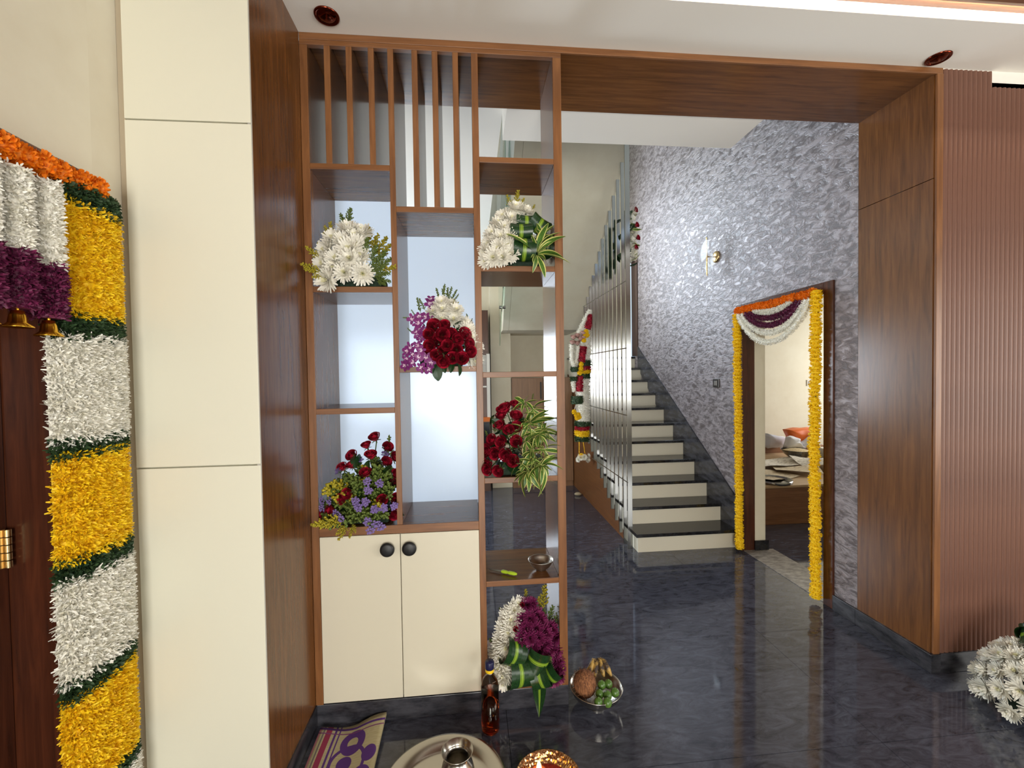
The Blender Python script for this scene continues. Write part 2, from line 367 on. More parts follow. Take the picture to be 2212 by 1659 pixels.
# frosted glass sheets closing the back of the two left bays
M_FROST = bpy.data.materials.new('frosted_glass'); M_FROST.use_nodes = True
N, L = M_FROST.node_tree.nodes, M_FROST.node_tree.links
N.remove(N['Principled BSDF']); out = N['Material Output']
tr = N.new('ShaderNodeBsdfTranslucent'); tr.inputs[0].default_value = (0.76, 0.80, 0.86, 1)
gl = N.new('ShaderNodeBsdfGlossy'); gl.inputs['Roughness'].default_value = 0.25; gl.inputs[0].default_value = (0.8, 0.85, 0.85, 1)
mx = N.new('ShaderNodeMixShader'); mx.inputs[0].default_value = 0.06
rf = N.new('ShaderNodeBsdfRefraction'); rf.inputs['Roughness'].default_value = 0.75; rf.inputs['IOR'].default_value = 1.05; rf.inputs[0].default_value = (0.95, 0.97, 1, 1)
m2 = N.new('ShaderNodeMixShader'); m2.inputs[0].default_value = 0.16; L.new(tr.outputs[0], m2.inputs[1]); L.new(rf.outputs[0], m2.inputs[2])
L.new(m2.outputs[0], mx.inputs[1]); L.new(gl.outputs[0], mx.inputs[2]); L.new(mx.outputs[0], out.inputs[0])
def rounded(x0, x1, z0, z1, r=0.03):
    p = []
    for cx, cz, a0 in ((x1 - r, z1 - r, 0), (x0 + r, z1 - r, 90), (x0 + r, z0 + r, 180), (x1 - r, z0 + r, 270)):
        for k in range(5):
            a = math.radians(a0 + 22.5 * k); p.append((cx + r * math.cos(a), cz + r * math.sin(a)))
    return p[::-1]
g1 = B(); g1.prism(rounded(0.02, 0.40, 0.90, 2.60), 'y', DS + 0.006, DS + 0.012)
mk('glass_panel', g1, M_FROST, u)
g1 = B(); g1.prism(rounded(0.405, 0.788, 0.90, 2.42), 'y', DS + 0.006, DS + 0.012)
mk('glass_panel', g1, M_FROST, u)

# tall cream cupboard end at the left with walnut side
tcb = thing('tall_cabinet', 'tall cream laminate cabinet with walnut side beside the left door', 'cabinet', (-0.2, -0.22, 0))
mk('carcass', bx(-0.411, -0.016, -0.435, 0.24, 0.0, 3.15), M_TALL, tcb)
mk('side_panel', bx(-0.016, -0.0005, -0.452, -0.005, 0.1, 3.158), M_VEN('z'), tcb)
mk('skirting', bx(-0.016, 0.006, -0.452, -0.005, 0.0, 0.1), M_SKIRT, tcb)
for z0, z1 in ((0.0, 1.309), (1.314, 2.496), (2.501, 3.156)):
    mk('front_panel', bx(-0.411, -0.004, -0.456, -0.436, z0, z1), M_TALL, tcb, 0.0015)
mk('edge_strip', bx(-0.0155, -0.001, -0.4555, -0.4525, 0.0, 3.156), mat('grey_edge_band', (176, 172, 162), 0.4), tcb)
mk('filler_strip', bx(-0.431, -0.411, -0.450, -0.436, 0.0, 3.156), mat('beige_filler', (178, 164, 140), 0.6), tcb)

# recessed downlights
for x, y, lb in ((0.153, -0.103, 'copper rimmed downlight in the ceiling above the slatted bays'), (3.084, -0.068, 'copper rimmed downlight in the ceiling at the right corner')):
    dl = thing('downlight', lb, 'ceiling light', (x, y, 3.159), 'copper downlights')
    q = B(); q.lathe([(0.052, 0.0), (0.0515, -0.005), (0.046, -0.008), (0.040, -0.004), (0.037, -0.0005)], (x, y, 3.159), 36)
    mk('rim', q, M_COPPER, dl)
    q = B(); q.lathe([(0.039, -0.002), (0.03, -0.009), (0.015, -0.012), (0.0001, -0.013)], (x, y, 3.159), 36)
    mk('dome', q, M_COPPER, dl)

# ================================================================== STAIR
YS, TR, RH = 1.689, 0.2477, 0.168
sc = thing('staircase', 'straight stair flight with black granite treads and cream risers', 'staircase', (2.65, 2.9, 0.0))
M_RISER = mat('cream_riser', (220, 214, 196), 0.4)
for i in range(11):
    y = YS + i * TR
    mk('riser', bx(2.205, 3.1475, y, y + 0.02, i * RH, (i + 1) * RH - 0.03), M_RISER, sc)
    mk('tread', bx(2.185, 3.1475, y - 0.022, (y + TR) if i < 10 else 4.41, (i + 1) * RH - 0.03, (i + 1) * RH), M_BLACKG, sc, 0.004)
sb = B(); pr = [(YS + 0.02, 0.0)]
for i in range(11): pr += [(YS + i * TR + 0.02, (i + 1) * RH - 0.031), (YS + (i + 1) * TR + 0.02 if i < 10 else 4.41, (i + 1) * RH - 0.031)]
pr += [(4.41, 0.0)]
mk('core', B().prism(pr, 'x', 2.206, 3.14), M_RISER, sc)
k0 = B(); k0.prism([(YS - 0.01, 0.0), (YS + 0.24, 0.0), (4.02, 1.68), (4.02, 1.985), (YS - 0.01, 0.45)], 'x', 3.133, 3.1474)
mk('skirting', k0, M_SKIRT, sc)
# wood panelling below the flight
up = thing('understair_cabinet', 'brown wood panelled storage under the stair with a small black handle', 'cabinet', (2.19, 3.2, 0))
pn = B(); pn.prism([(2.0, 0.0), (4.40, 0.0), (4.40, 1.60), (1.985, 0.02)], 'x', 2.188, 2.204)
mk('side_panel', pn, wood('teak_panel_y', (92, 56, 28), (118, 75, 41), 'y', 0.35), up)
hb = B(); hb.tube([(2.19, 2.585, 0.43), (2.172, 2.585, 0.43), (2.172, 2.585, 0.55), (2.19, 2.585, 0.55)], 0.004, 6)
mk('handle', hb, M_BLACK, up)
# flight above, seen from below
uf = thing('upper_flight', 'cream plastered soffit of the returning upper stair flight', 'staircase', (1.7, 2.6, 2.0))
SOF = lambda y: 3.70 - 0.82 * (y - 1.78)
mk('soffit', B().prism([(1.1, SOF(1.1)), (3.62, SOF(3.62)), (4.415, SOF(3.62)), (4.415, SOF(3.62) + 0.16), (3.62, SOF(3.62) + 0.16), (1.1, SOF(1.1) + 0.16)], 'x', 1.24, 2.19), M_WALL, uf)
mk('parapet', B().prism([(0.79, 3.48), (1.1, SOF(1.1)), (3.62, SOF(3.62)), (4.415, SOF(3.62)), (4.415, 4.2), (0.79, 5.6)], 'x', 1.16, 1.238), M_WALL, uf)
gb = thing('glass_balustrade', 'frameless glass balustrade panel held by steel standoffs beside the upper flight', 'balustrade', (1.12, 3.2, 2.2))
M_GLASS = mat('clear_green_glass', (205, 228, 220), 0.02, Transmission_Weight=1.0, IOR=1.45)
mk('glass_sheet', B().prism([(2.2, 3.0), (3.45, 1.98), (3.45, 3.0), (2.2, 4.1)], 'x', 1.104, 1.114), M_GLASS, gb)
for y, z in ((2.55, 2.86), (3.1, 2.41), (2.55, 3.2), (3.1, 2.75)):
    q = B(); q.tube([(1.085, y, z), (1.16, y, z)], 0.018, 12); mk('standoff', q, M_STEEL, gb)

# floor-to-soffit steel bars
rl = thing('stair_railing', 'screen of polished steel flat bars along the stair edge', 'railing', (2.17, 2.45, 0.0))
BY = [1.782 + 0.1236 * k for k in range(13)]
for k, y in enumerate(BY):
    zb = max(0.0, 0.62 * (y - 1.93)) if k else 0.0
    zt = 3.666 - 0.827 * (y - 1.782)
    w = 0.022 if k == 0 else 0.0165
    mk('bar', bx(2.168 - w, 2.168 + w, y - 0.006, y + 0.006, zb, zt), M_STEEL, rl, 0.001)
for z in (2.445, 1.838, 1.225, 0.61):
    q = B(); q.tube([(2.150, 1.765, z), (2.150, min(3.28, 1.95 + (z / 0.62)), z)], 0.005, 8); mk('tie_rod', q, M_STEEL, rl)

# sconce
sc2 = thing('wall_sconce', 'brass wall light with two clear glass leaves on the plaster wall', 'wall light', (XW, 2.008, 2.731))
q = B(); q.lathe([(0.055, 0), (0.055, 0.012), (0.048, 0.018), (0.0001, 0.02)], (0, 0, 0), 28); q.v = [(XW - v[2], 2.008 + v[0], 2.731 + v[1]) for v in q.v]
mk('backplate', q, M_BRASS, sc2)
q = B(); q.tube([(XW - 0.01, 2.008, 2.731), (XW - 0.10, 2.008, 2.731)], 0.007, 8); mk('arm', q, M_BRASS, sc2)
for dy in (-0.007, 0.007):
    q = B(); q.tube([(XW - 0.10, 2.008 + dy, 2.55 + dy), (XW - 0.10, 2.008 + dy, 2.92 + dy)], 0.004, 6); mk('rod', q, M_BRASS, sc2)
def leaf_disc(c, a, b_, tilt):
    vs = []; n = 20
    for s_ in (-0.003, 0.003):
        for k in range(n):
            t = 2 * PI * k / n; u_ = a * math.cos(t); v_ = b_ * math.sin(t)
            vs.append((c[0] + s_, c[1] + u_ * math.cos(tilt) - v_ * math.sin(tilt), c[2] + u_ * math.sin(tilt) + v_ * math.cos(tilt)))
    q = B(); q.add(vs, [tuple(range(n))[::-1], tuple(range(n, 2 * n))] + [(k, (k + 1) % n, n + (k + 1) % n, n + k) for k in range(n)]); return q
M_CLEAR = mat('clear_glass', (238, 240, 240), 0.2, Alpha=0.16, Specular_IOR_Level=0.15)
mk('glass_leaf', leaf_disc((XW - 0.115, 2.02, 2.80), 0.07, 0.10, 0.5), M_CLEAR, sc2)
mk('glass_leaf', leaf_disc((XW - 0.085, 1.99, 2.66), 0.07, 0.10, 0.5), M_CLEAR, sc2)
sw = thing('light_switch', 'dark framed switch plate on the plaster wall beside the stair', 'switch', (XW, 2.017, 1.496))
mk('plate', bx(XW - 0.012, XW, 1.965, 2.065, 1.455, 1.54), mat('smoked_plate', (50, 48, 48), 0.25), sw, 0.003)
mk('rocker', bx(XW - 0.016, XW - 0.012, 1.99, 2.04, 1.475, 1.52), mat('grey_rocker', (120, 116, 112), 0.3), sw, 0.002)

# ================================================================== RIGHT DOOR AND BEDROOM
d2 = root('door_2', (3.2, 1.15, 0.0), 'dark brown door frame in the plaster wall')
fr = B(); fr.box(3.135, 3.257, 0.62, 0.70, 0, 2.21); mk('frame_jamb', fr, M_DKWOOD, d2, 0.003)
fr = B(); fr.box(3.135, 3.257, 1.60, 1.685, 0, 2.21); mk('frame_jamb', fr, M_DKWOOD, d2, 0.003)
fr = B(); fr.box(3.135, 3.257, 0.70, 1.60, 2.13, 2.21); mk('frame_head', fr, M_DKWOOD, d2, 0.003)
mk('threshold', bx(3.15, 3.43, 0.70, 1.60, -0.0005, 0.004), noise_color(mat('pale_granite_threshold', (140, 134, 128), 0.3), (104, 99, 95), (166, 159, 152), 14, (1, 2, 1)), d2)
mk('reveal', bx(3.257, 3.356, 1.60, 1.69, 0.0, 2.21), M_WALL, d2)
mk('reveal_skirting', bx(3.25, 3.38, 1.585, 1.60, 0, 0.09), M_BLACKG, d2)
bw = B(); bw.box(3.36, 7.2, 4.12, 4.3, 0, 3.1); st(mk('wall_bedroom_back', bw, M_WALL), 'cream bedroom wall behind the bed')
br = B(); br.box(7.0, 7.2, 0, 2.0, 0, 3.1); br.box(7.0, 7.2, 3.8, 4.3, 0, 3.1); br.box(7.0, 7.2, 2.0, 3.8, 0, 0.8); br.box(7.0, 7.2, 2.0, 3.8, 2.4, 3.1)
st(mk('wall_bedroom_right', br, M_WALL), 'cream bedroom wall with window')
st(mk('wall_bedroom_front', bx(3.36, 7.2, 0.2, 0.35, 0, 3.1), M_WALL), 'cream bedroom wall by the door')
# bed platform with its clutter
bed = thing('bed', 'low brown wooden platform bed seen through the garlanded doorway', 'bed', (4.6, 3.1, 0))
M_BEDW = wood('bed_wood_x', (116, 76, 48), (142, 98, 66), 'x', 0.4)
mk('front_board', bx(3.62, 5.9, 2.18, 2.21, 0.0, 0.385), M_BEDW, bed, 0.003)
mk('base', bx(3.64, 5.88, 2.21, 4.05, 0.0, 0.385), M_BEDW, bed)
mk('top_board', bx(3.60, 5.92, 2.165, 4.08, 0.387, 0.412), wood('bed_top_x', (176, 146, 110), (196, 168, 132), 'x', 0.45), bed, 0.003)
mk('head_ledge', bx(3.60, 5.92, 3.86, 4.10, 0.412, 0.50), M_BEDW, bed, 0.003)
M_NEWS = noise_color(mat('printed_newspaper', (214, 206, 190), 0.8), (150, 140, 126), (226, 220, 206), 26, (1, 7, 1), detail=3, lo=0.40, hi=0.5)
M_NEWSB = noise_color(mat('buff_newspaper', (206, 188, 156), 0.8), (140, 122, 100), (214, 198, 168), 22, (1, 6, 1), detail=3, lo=0.38, hi=0.48)
def sheet(cx, cy, z, w, d, rz, amp, seed, m, lb):
    rnd = random.Random(seed); n = 10; vs = []; ph = [rnd.uniform(0, 6) for _ in range(4)]
    for s_ in (0, 0.002):
        for i in range(n + 1):
            for j in range(n + 1):
                u_ = (i / n - 0.5) * w; v_ = (j / n - 0.5) * d
                h = amp * (1 + math.sin(u_ * 9 + ph[0]) * math.cos(v_ * 7 + ph[1])) * 0.5
                vs.append((cx + u_ * math.cos(rz) - v_ * math.sin(rz), cy + u_ * math.sin(rz) + v_ * math.cos(rz), z + h + s_))
    q = B(); k = (n + 1) ** 2
    for o_, fl in ((0, 1), (k, 0)):
        fs = [(o_ + i * (n + 1) + j, o_ + (i + 1) * (n + 1) + j, o_ + (i + 1) * (n + 1) + j + 1, o_ + i * (n + 1) + j + 1) for i in range(n) for j in range(n)]
        q.f += [f[::-1] if fl else f for f in fs]; q.m += [0] * len(fs); q.s += [True] * len(fs)
    q.v = vs
    o = mk('newspaper', q, m); tag(o, lb, 'newspaper', 'newspapers spread on the bed'); return o
sheet(4.10, 2.55, 0.414, 0.50, 0.36, 0.4, 0.03, 1, M_NEWSB, 'buff newspaper sheet behind the steel plate at the bed edge')
sheet(4.50, 2.66, 0.44, 0.46, 0.34, -0.5, 0.05, 2, M_NEWSB, 'folded buff newspaper tilted up near the middle of the bed')
sheet(4.55, 3.02, 0.44, 0.8, 0.36, 0.2, 0.06, 3, M_NEWS, 'white newspaper spread in front of the grain bowl')
sheet(5.0, 2.82, 0.46, 0.6, 0.45, -0.2, 0.09, 4, M_NEWS, 'crumpled newspaper beside the right garland')
q = B(); q.lathe([(0.0001, 0.004), (0.155, 0.004), (0.17, 0.008), (0.176, 0.034), (0.182, 0.036), (0.180, 0.0), (0.0001, 0.0)], (3.97, 2.33, 0.4125), 40)
tag(mk('steel_plate', q, M_STEEL), 'round steel plate with upright rim at the bed edge', 'plate')
def steel_bowl(name, c, r, h, lb, cat='bowl', foot=0.5, m=M_STEEL, grp=None):
    pr = [(0.0001, 0.0), (foot * r, 0.0), (foot * r * 1.02, 0.006), (0.72 * r, h * 0.35), (0.92 * r, h * 0.75), (r, h), (r * 1.03, h + 0.002), (r * 0.98, h + 0.001), (0.89 * r, h * 0.76), (0.69 * r, h * 0.38), (foot * r * 0.95, 0.010), (0.0001, 0.009)]
    q = B(); q.lathe(pr, c, 40); o = mk(name, q, m); tag(o, lb, cat, grp); return o
gb_ = thing('grain_bowl', 'steel bowl heaped with pale grain on the bed', 'bowl', (4.99, 3.26, 0.46))
pr = [(0.0001, 0.0), (0.09, 0.0), (0.15, 0.05), (0.19, 0.11), (0.194, 0.112), (0.185, 0.108), (0.14, 0.05), (0.0001, 0.01)]
q = B(); q.lathe(pr, (4.99, 3.26, 0.46), 36); mk('bowl', q, M_STEEL, gb_)
q = B(); q.lathe([(0.0001, 0.125), (0.08, 0.118), (0.15, 0.10), (0.178, 0.088)], (4.99, 3.26, 0.46), 30)
stuff(mk('grain', q, noise_color(mat('pale_grain', (216, 196, 150), 0.8), (180, 150, 100), (232, 216, 176), 90, bump=0.6), gb_))
def bundle(name, c, sx, sy, sz, m, lb, cat, seed):
    rnd = random.Random(seed); q = B(); q.ball(c, sx, sy, sz, 18)
    q.v = [(v[0] + rnd.uniform(-.012, .012), v[1] + rnd.uniform(-.012, .012), max(c[2] - sz * .8, v[2] + rnd.uniform(-.014, .014))) for v in q.v]
    return tag(mk(name, q, m), lb, cat)
M_CLOTHW = mat('white_cotton', (226, 226, 230), 0.85)
def crumple(q, amp, seed, keep=0.0):
    rnd = random.Random(seed); w = [(Vector((rnd.gauss(0, 1), rnd.gauss(0, 1), rnd.gauss(0, 1))) * 22, rnd.uniform(0, 6), Vector((rnd.gauss(0, 1), rnd.gauss(0, 1), rnd.gauss(0, 1))).normalized()) for _ in range(7)]
    q.v = [tuple(Vector(v) + sum((d * math.sin(Vector(v).dot(k) + p) for k, p, d in w), Vector()) * amp) for v in q.v]
    return q
def flap(name, poly, y0, y1, m, seed, label, cat, amp=.007):
    """crumpled cloth piece: outline refined into a fan of small faces, with thickness"""
    n = len(poly); cx = sum(p[0] for p in poly) / n; cz = sum(p[2] for p in poly) / n
    ring_ = []
    for i in range(n):
        a, b_ = poly[i], poly[(i + 1) % n]
        for k in range(4): ring_.append((a[0] + (b_[0] - a[0]) * k / 4, a[2] + (b_[2] - a[2]) * k / 4))
    m_ = len(ring_); q = B(); vs = []
    for y, sgn in ((y0, 1), (y1, 1)):
        for r in (1.0, .66, .33):
            for x, z in ring_: vs.append((cx + (x - cx) * r, y - (1 - r) * .05 * (1 if y == y0 else -1), cz + (z - cz) * r))
    fs = []
    for L_ in (0, 1):
        o = L_ * 3 * m_
        for r in range(2):
            for k in range(m_):
                f = (o + r * m_ + k, o + r * m_ + (k + 1) % m_, o + (r + 1) * m_ + (k + 1) % m_, o + (r + 1) * m_ + k); fs.append(f if L_ == 0 else f[::-1])
        fs.append(tuple(o + 2 * m_ + k for k in range(m_)) if L_ == 0 else tuple(o + 2 * m_ + k for k in range(m_))[::-1])
    for k in range(m_): fs.append((k, 3 * m_ + k, 3 * m_ + (k + 1) % m_, (k + 1) % m_))
    q.add(vs, fs, 0, True); crumple(q, amp, seed)
    return tag(mk(name, q, m), label, cat)
flap('white_cloth', [(4.956, 3.450, 0.717), (5.022, 3.450, 0.736), (5.126, 3.450, 0.692), (5.115, 3.450, 0.625), (5.203, 3.450, 0.571), (4.934, 3.450, 0.580)], 3.36, 3.44, M_CLOTHW, 3, 'crumpled white cloth at the left of the orange bag on the bed', 'cloth')
flap('white_cloth', [(5.153, 3.450, 0.632), (5.246, 3.450, 0.693), (5.362, 3.450, 0.798), (5.406, 3.450, 0.751), (5.423, 3.450, 0.564), (5.203, 3.450, 0.571)], 3.37, 3.44, M_CLOTHW, 5, 'crumpled white cloth at the right of the orange bag on the bed', 'cloth')
flap('folded_sheet', [(4.907, 3.800, 0.712), (5.068, 3.800, 0.675), (5.224, 3.800, 0.649), (5.183, 3.800, 0.512), (4.907, 3.800, 0.520)], 3.72, 3.83, mat('bluish_white_cotton', (216, 220, 232), 0.85), 8, 'smooth white folded sheet at the back left of the bed', 'cloth', .005)
flap('plastic_bag', [(5.050, 3.500, 0.795), (5.243, 3.500, 0.806), (5.415, 3.500, 0.806), (5.332, 3.500, 0.663), (5.243, 3.500, 0.583), (5.121, 3.500, 0.607)], 3.46, 3.60, mat('orange_plastic_bag', (232, 112, 40), 0.4), 9, 'bright orange plastic bag standing among white cloth', 'bag', .005)
q = B(); q.prism([(5.2, 0.44), (5.62, 0.44), (5.58, 0.60), (5.23, 0.60)], 'y', 3.02, 3.25)
tag(mk('carton', q, mat('pale_carton', (206, 200, 184), 0.7), bevel=0.008), 'pale carton box beside the grain bowl', 'box')
s2 = thing('light_switch', 'white switch plate on the bedroom wall', 'switch', (5.92, 4.12, 1.41))
mk('plate', bx(5.83, 6.05, 4.108, 4.12, 1.37, 1.46), M_WHITE, s2, 0.003)
mk('rocker', bx(5.85, 5.9, 4.104, 4.108, 1.385, 1.445), mat('grey_rocker', (120, 116, 112), 0.3), s2)

# back of the dining room seen through the right bay
wd = thing('wardrobe', 'brown two door cabinet with long dark handles under the landing', 'cabinet', (1.75, 4.2, 0))
M_WARD = wood('wardrobe_laminate_z', (120, 86, 58), (142, 104, 72), 'z', 0.4)
mk('carcass', bx(1.31, 2.18, 4.06, 4.40, 0.0, 1.56), M_WARD, wd)
for x0, x1, hx in ((1.312, 1.753, 1.72), (1.757, 2.178, 1.79)):
    d = mk('door', bx(x0, x1, 4.04, 4.06, 0.08, 1.555), M_WARD, wd, 0.002)
    mk('handle', bx(hx - 0.008, hx + 0.008, 4.025, 4.04, 1.26, 1.50), M_BLACK, d)
st(mk('trim_2', bx(1.02, 1.305, 4.10, 4.42, 0, 2.9), M_WALL), 'cream pillar beside the under stair cabinet')
kt = thing('kitchen_tower', 'dark brown tall kitchen unit with a white louvred panel', 'cabinet', (0.85, 4.1, 0))
M_KIT = wood('kitchen_dark_z', (74, 48, 38), (96, 66, 52), 'z', 0.3)
mk('carcass', bx(0.66, 0.985, 3.95, 4.40, 0.0, 2.5), M_KIT, kt)
mk('upper_door', bx(0.662, 0.983, 3.93, 3.95, 1.93, 2.49), M_KIT, kt, 0.002)
mk('white_stile', bx(0.955, 1.0, 3.92, 3.95, 1.02, 1.9), M_WHITE, kt)
for k in range(16): mk('louvre', bx(0.70, 0.95, 3.925, 3.95, 1.60 + k * 0.018, 1.611 + k * 0.018), M_WHITE, kt)
mk('open_shelf', bx(0.68, 0.95, 3.94, 3.95, 1.44, 1.46), M_WHITE, kt)
mk('oven_front', bx(0.67, 0.985, 3.925, 3.95, 0.35, 0.95), mat('oven_glass', (24, 26, 30), 0.1), kt, 0.003)
mk('orange_box', bx(0.80, 0.99, 3.90, 3.95, 0.97, 1.03), mat('orange_card', (210, 110, 40), 0.6), kt)

# ================================================================== LEFT DOOR
d1 = root('door_1', (-0.5, -1.1, 0), 'dark polished wooden door and frame on the left wall')
mk('frame_jamb', bx(-0.63, -0.418, -0.70, -0.563, 0, 2.252), M_DKWOOD, d1, 0.004)
mk('frame_head', bx(-0.63, -0.418, -1.66, -0.70, 2.13, 2.252), wood('door_head_wood_y', (96, 58, 40), (120, 76, 54), 'y', 0.35), d1, 0.004)
lf = mk('door_leaf', bx(-0.625, -0.582, -1.66, -0.701, 0.005, 2.13), M_DKWOOD, d1, 0.003)
mk('leaf_panel', bx(-0.582, -0.574, -1.55, -0.80, 0.25, 1.14), M_DKWOOD, lf, 0.004)
mk('leaf_panel', bx(-0.582, -0.574, -1.55, -0.80, 1.24, 2.02), M_DKWOOD, lf, 0.004)
for z in (1.149, 0.35, 1.9):
    q = B()
    for k in range(5): q.tube([(-0.566, -0.716, z - 0.055 + k * 0.022), (-0.566, -0.716, z - 0.036 + k * 0.022)], 0.008, 10)
    q.box(-0.582, -0.572, -0.75, -0.716, z - 0.055, z + 0.055)
    mk('hinge', q, M_BRASS, d1)

# ---------------------------------------------------------------- garland builders
def tufts(q, count, fn, L, w, mi=0, seed=1, curl=0.3):
    rnd = random.Random(seed)
    for _ in range(count):
        p, n = fn(rnd)
        d = (Vector(n) + Vector((rnd.uniform(-1, 1), rnd.uniform(-1, 1), rnd.uniform(-1, 1))) * 0.75).normalized()
        q.petal(p, d, (rnd.uniform(-1, 1), rnd.uniform(-1, 1), rnd.uniform(-1, 1)), L * rnd.uniform(0.7, 1.25), w * rnd.uniform(0.8, 1.2), curl, mi)
def tube_fn(path, r, jitter=0.15):
    P = [Vector(p) for p in path]
    def fn(rnd):
        t = rnd.random() * (len(P) - 1); i = min(int(t), len(P) - 2); f = t - i
        p = P[i].lerp(P[i + 1], f); tn = (P[i + 1] - P[i]).normalized()
        a = Vector((0, 0, 1)) if abs(tn.z) < 0.9 else Vector((1, 0, 0)); u_ = tn.cross(a).normalized(); v_ = tn.cross(u_)
        an = rnd.random() * 2 * PI; n = u_ * math.cos(an) + v_ * math.sin(an)
        return p + n * r * (1 + rnd.uniform(-jitter, jitter)), n
    return fn
def flower_rope(name, path, r, m, parent, count, L=0.016, w=0.006, seed=1, label=None, core=None):
    q = B(); q.tube(path, r * 0.96, 10, 0)
    tufts(q, count, tube_fn(path, r * 0.95), L, w, 0, seed)
    o = mk(name, q, m, parent); stuff(o)
    if label: o['label'] = label
    return o

# broad band of flowers down the left door jamb
gl_ = thing('flower_garland', 'broad banded garland of yellow, white and green blocks down the left door frame', 'garland', (-0.40, -0.60, 0.0))
def band(name, z0, z1, m, seed, half, L, w, n, dep=0.042):
    yc = -0.637
    prof = [(-half, 0.0)] + [(-half * math.cos(PI * k / 8), dep * math.sin(PI * k / 8) ** 0.6) for k in range(9)] + [(half, 0.0)]
    q = B(); q.prism([(-0.417 + d_, yc + y_) for y_, d_ in prof], 'z', z0, z1)
    def fn(rnd):
        t = rnd.random(); a = PI * t; z = rnd.uniform(z0, z1)
        y_ = -half * math.cos(a); d_ = dep * max(0.02, math.sin(a)) ** 0.6
        nn = Vector((0.9 * math.sin(a) + 0.25, -0.9 * math.cos(a), 0.0))
        if z - z0 < 0.012: nn.z -= 0.6
        if z1 - z < 0.012: nn.z += 0.6
        return Vector((-0.417 + d_, yc + y_, z)), nn.normalized()
    tufts(q, n, fn, L, w, 0, seed, 0.2)
    stuff(mk(name, q, m, gl_))
ZS = [(2.185, 2.12, 'g'), (2.13, 1.800, 'y'), (1.805, 1.735, 'g'), (1.745, 1.440, 'w'), (1.448, 1.402, 'g'), (1.410, 1.102, 'y'), (1.110, 1.050, 'g'),
      (1.056, 0.764, 'w'), (0.770, 0.714, 'g'), (0.720, 0.425, 'y'), (0.43, 0.37, 'g'), (0.375, 0.10, 'w')]
for i, (z1, z0, k) in enumerate(ZS):
    if k == 'g': band('leaf_block', z0, z1, M_GGREEN, 40 + i, 0.112, 0.020, 0.010, 900, 0.036)
    elif k == 'y': band('yellow_block', z0, z1, M_YELLOWC, 40 + i, 0.115, 0.017, 0.0065, 4200)
    else: band('white_block', z0, z1, M_PETALW, 40 + i, 0.116, 0.019, 0.0065, 4200)
# drop strands with bells
for yc, zt, zm, zb, lb in ((-0.778, 2.15, 1.925, 1.785, 'white and purple drop garland with gold bell nearest the yellow band'),
                           (-0.858, 2.15, 1.945, 1.80, 'white and purple drop garland with gold bell at the left picture edge'),
                           (-0.938, 2.15, 1.945, 1.80, 'white and purple drop garland hanging furthest from the yellow band')):
    h = thing('drop_garland', lb, 'garland', (-0.385, yc, zb), 'drop garlands in the left doorway')
    flower_rope('white_strand', [(-0.385, yc, zt), (-0.385, yc, zm)], 0.027, M_PETALW, h, 2000, 0.014, 0.006, int(yc * -1000))
    flower_rope('purple_strand', [(-0.385, yc, zm), (-0.385, yc, zb)], 0.029, M_PURPLE, h, 1500, 0.015, 0.007, int(yc * -1100))
    q = B(); q.lathe([(0.0001, 0.0), (0.012, -0.002), (0.016, -0.014), (0.019, -0.032), (0.030, -0.042), (0.029, -0.044), (0.017, -0.034), (0.0001, -0.02)], (-0.385, yc, zb - 0.004), 24)
    bl = mk('bell', q, M_GOLD, h); bl['label'] = 'shiny gold bell'
    q = B(); q.tube([(-0.385, yc, zb + 0.01), (-0.385, yc, zb - 0.006)], 0.004, 6); mk('cord', q, M_GOLD, h)

# ---------------------------------------------------------------- flower meshes shared by every arrangement
def mum_mesh(name, mats, seed, n0=1.0):
    rnd = random.Random(seed); q = B()
    for n, el, L, w in ((18, -14, .95, .2), (20, 8, 1.0, .2), (19, 26, .97, .2), (18, 44, .88, .19), (14, 60, .76, .18), (9, 76, .6, .17)):
        for k in range(n):
            a = 2 * PI * (k + rnd.uniform(-.3, .3)) / n; e = math.radians(el + rnd.uniform(-7, 7))
            d = (math.cos(a) * math.cos(e), math.sin(a) * math.cos(e), math.sin(e))
            q.petal((d[0] * .12, d[1] * .12, .05), d, (0, 0, 1) if el < 60 else (-d[0], -d[1], .4), L * rnd.uniform(.85, 1.1), w * 1.3, .24 if el < 50 else .05, 1 if el > 60 else 0, 3)
    q.lathe([(.0001, -.25), (.12, -.22), (.2, 0.0), (.12, .12), (.0001, .14)], (0, 0, 0), 8, 2)
    return q.mesh(name, mats)
MUMW = [mum_mesh('chrysanthemum', [M_PETALW, M_PETALC, M_STEM], s_) for s_ in (1, 2, 3)]
MUMM = [mum_mesh('chrysanthemum_magenta', [M_MAG, M_PURPLE, M_STEM], s_) for s_ in (4, 5)]
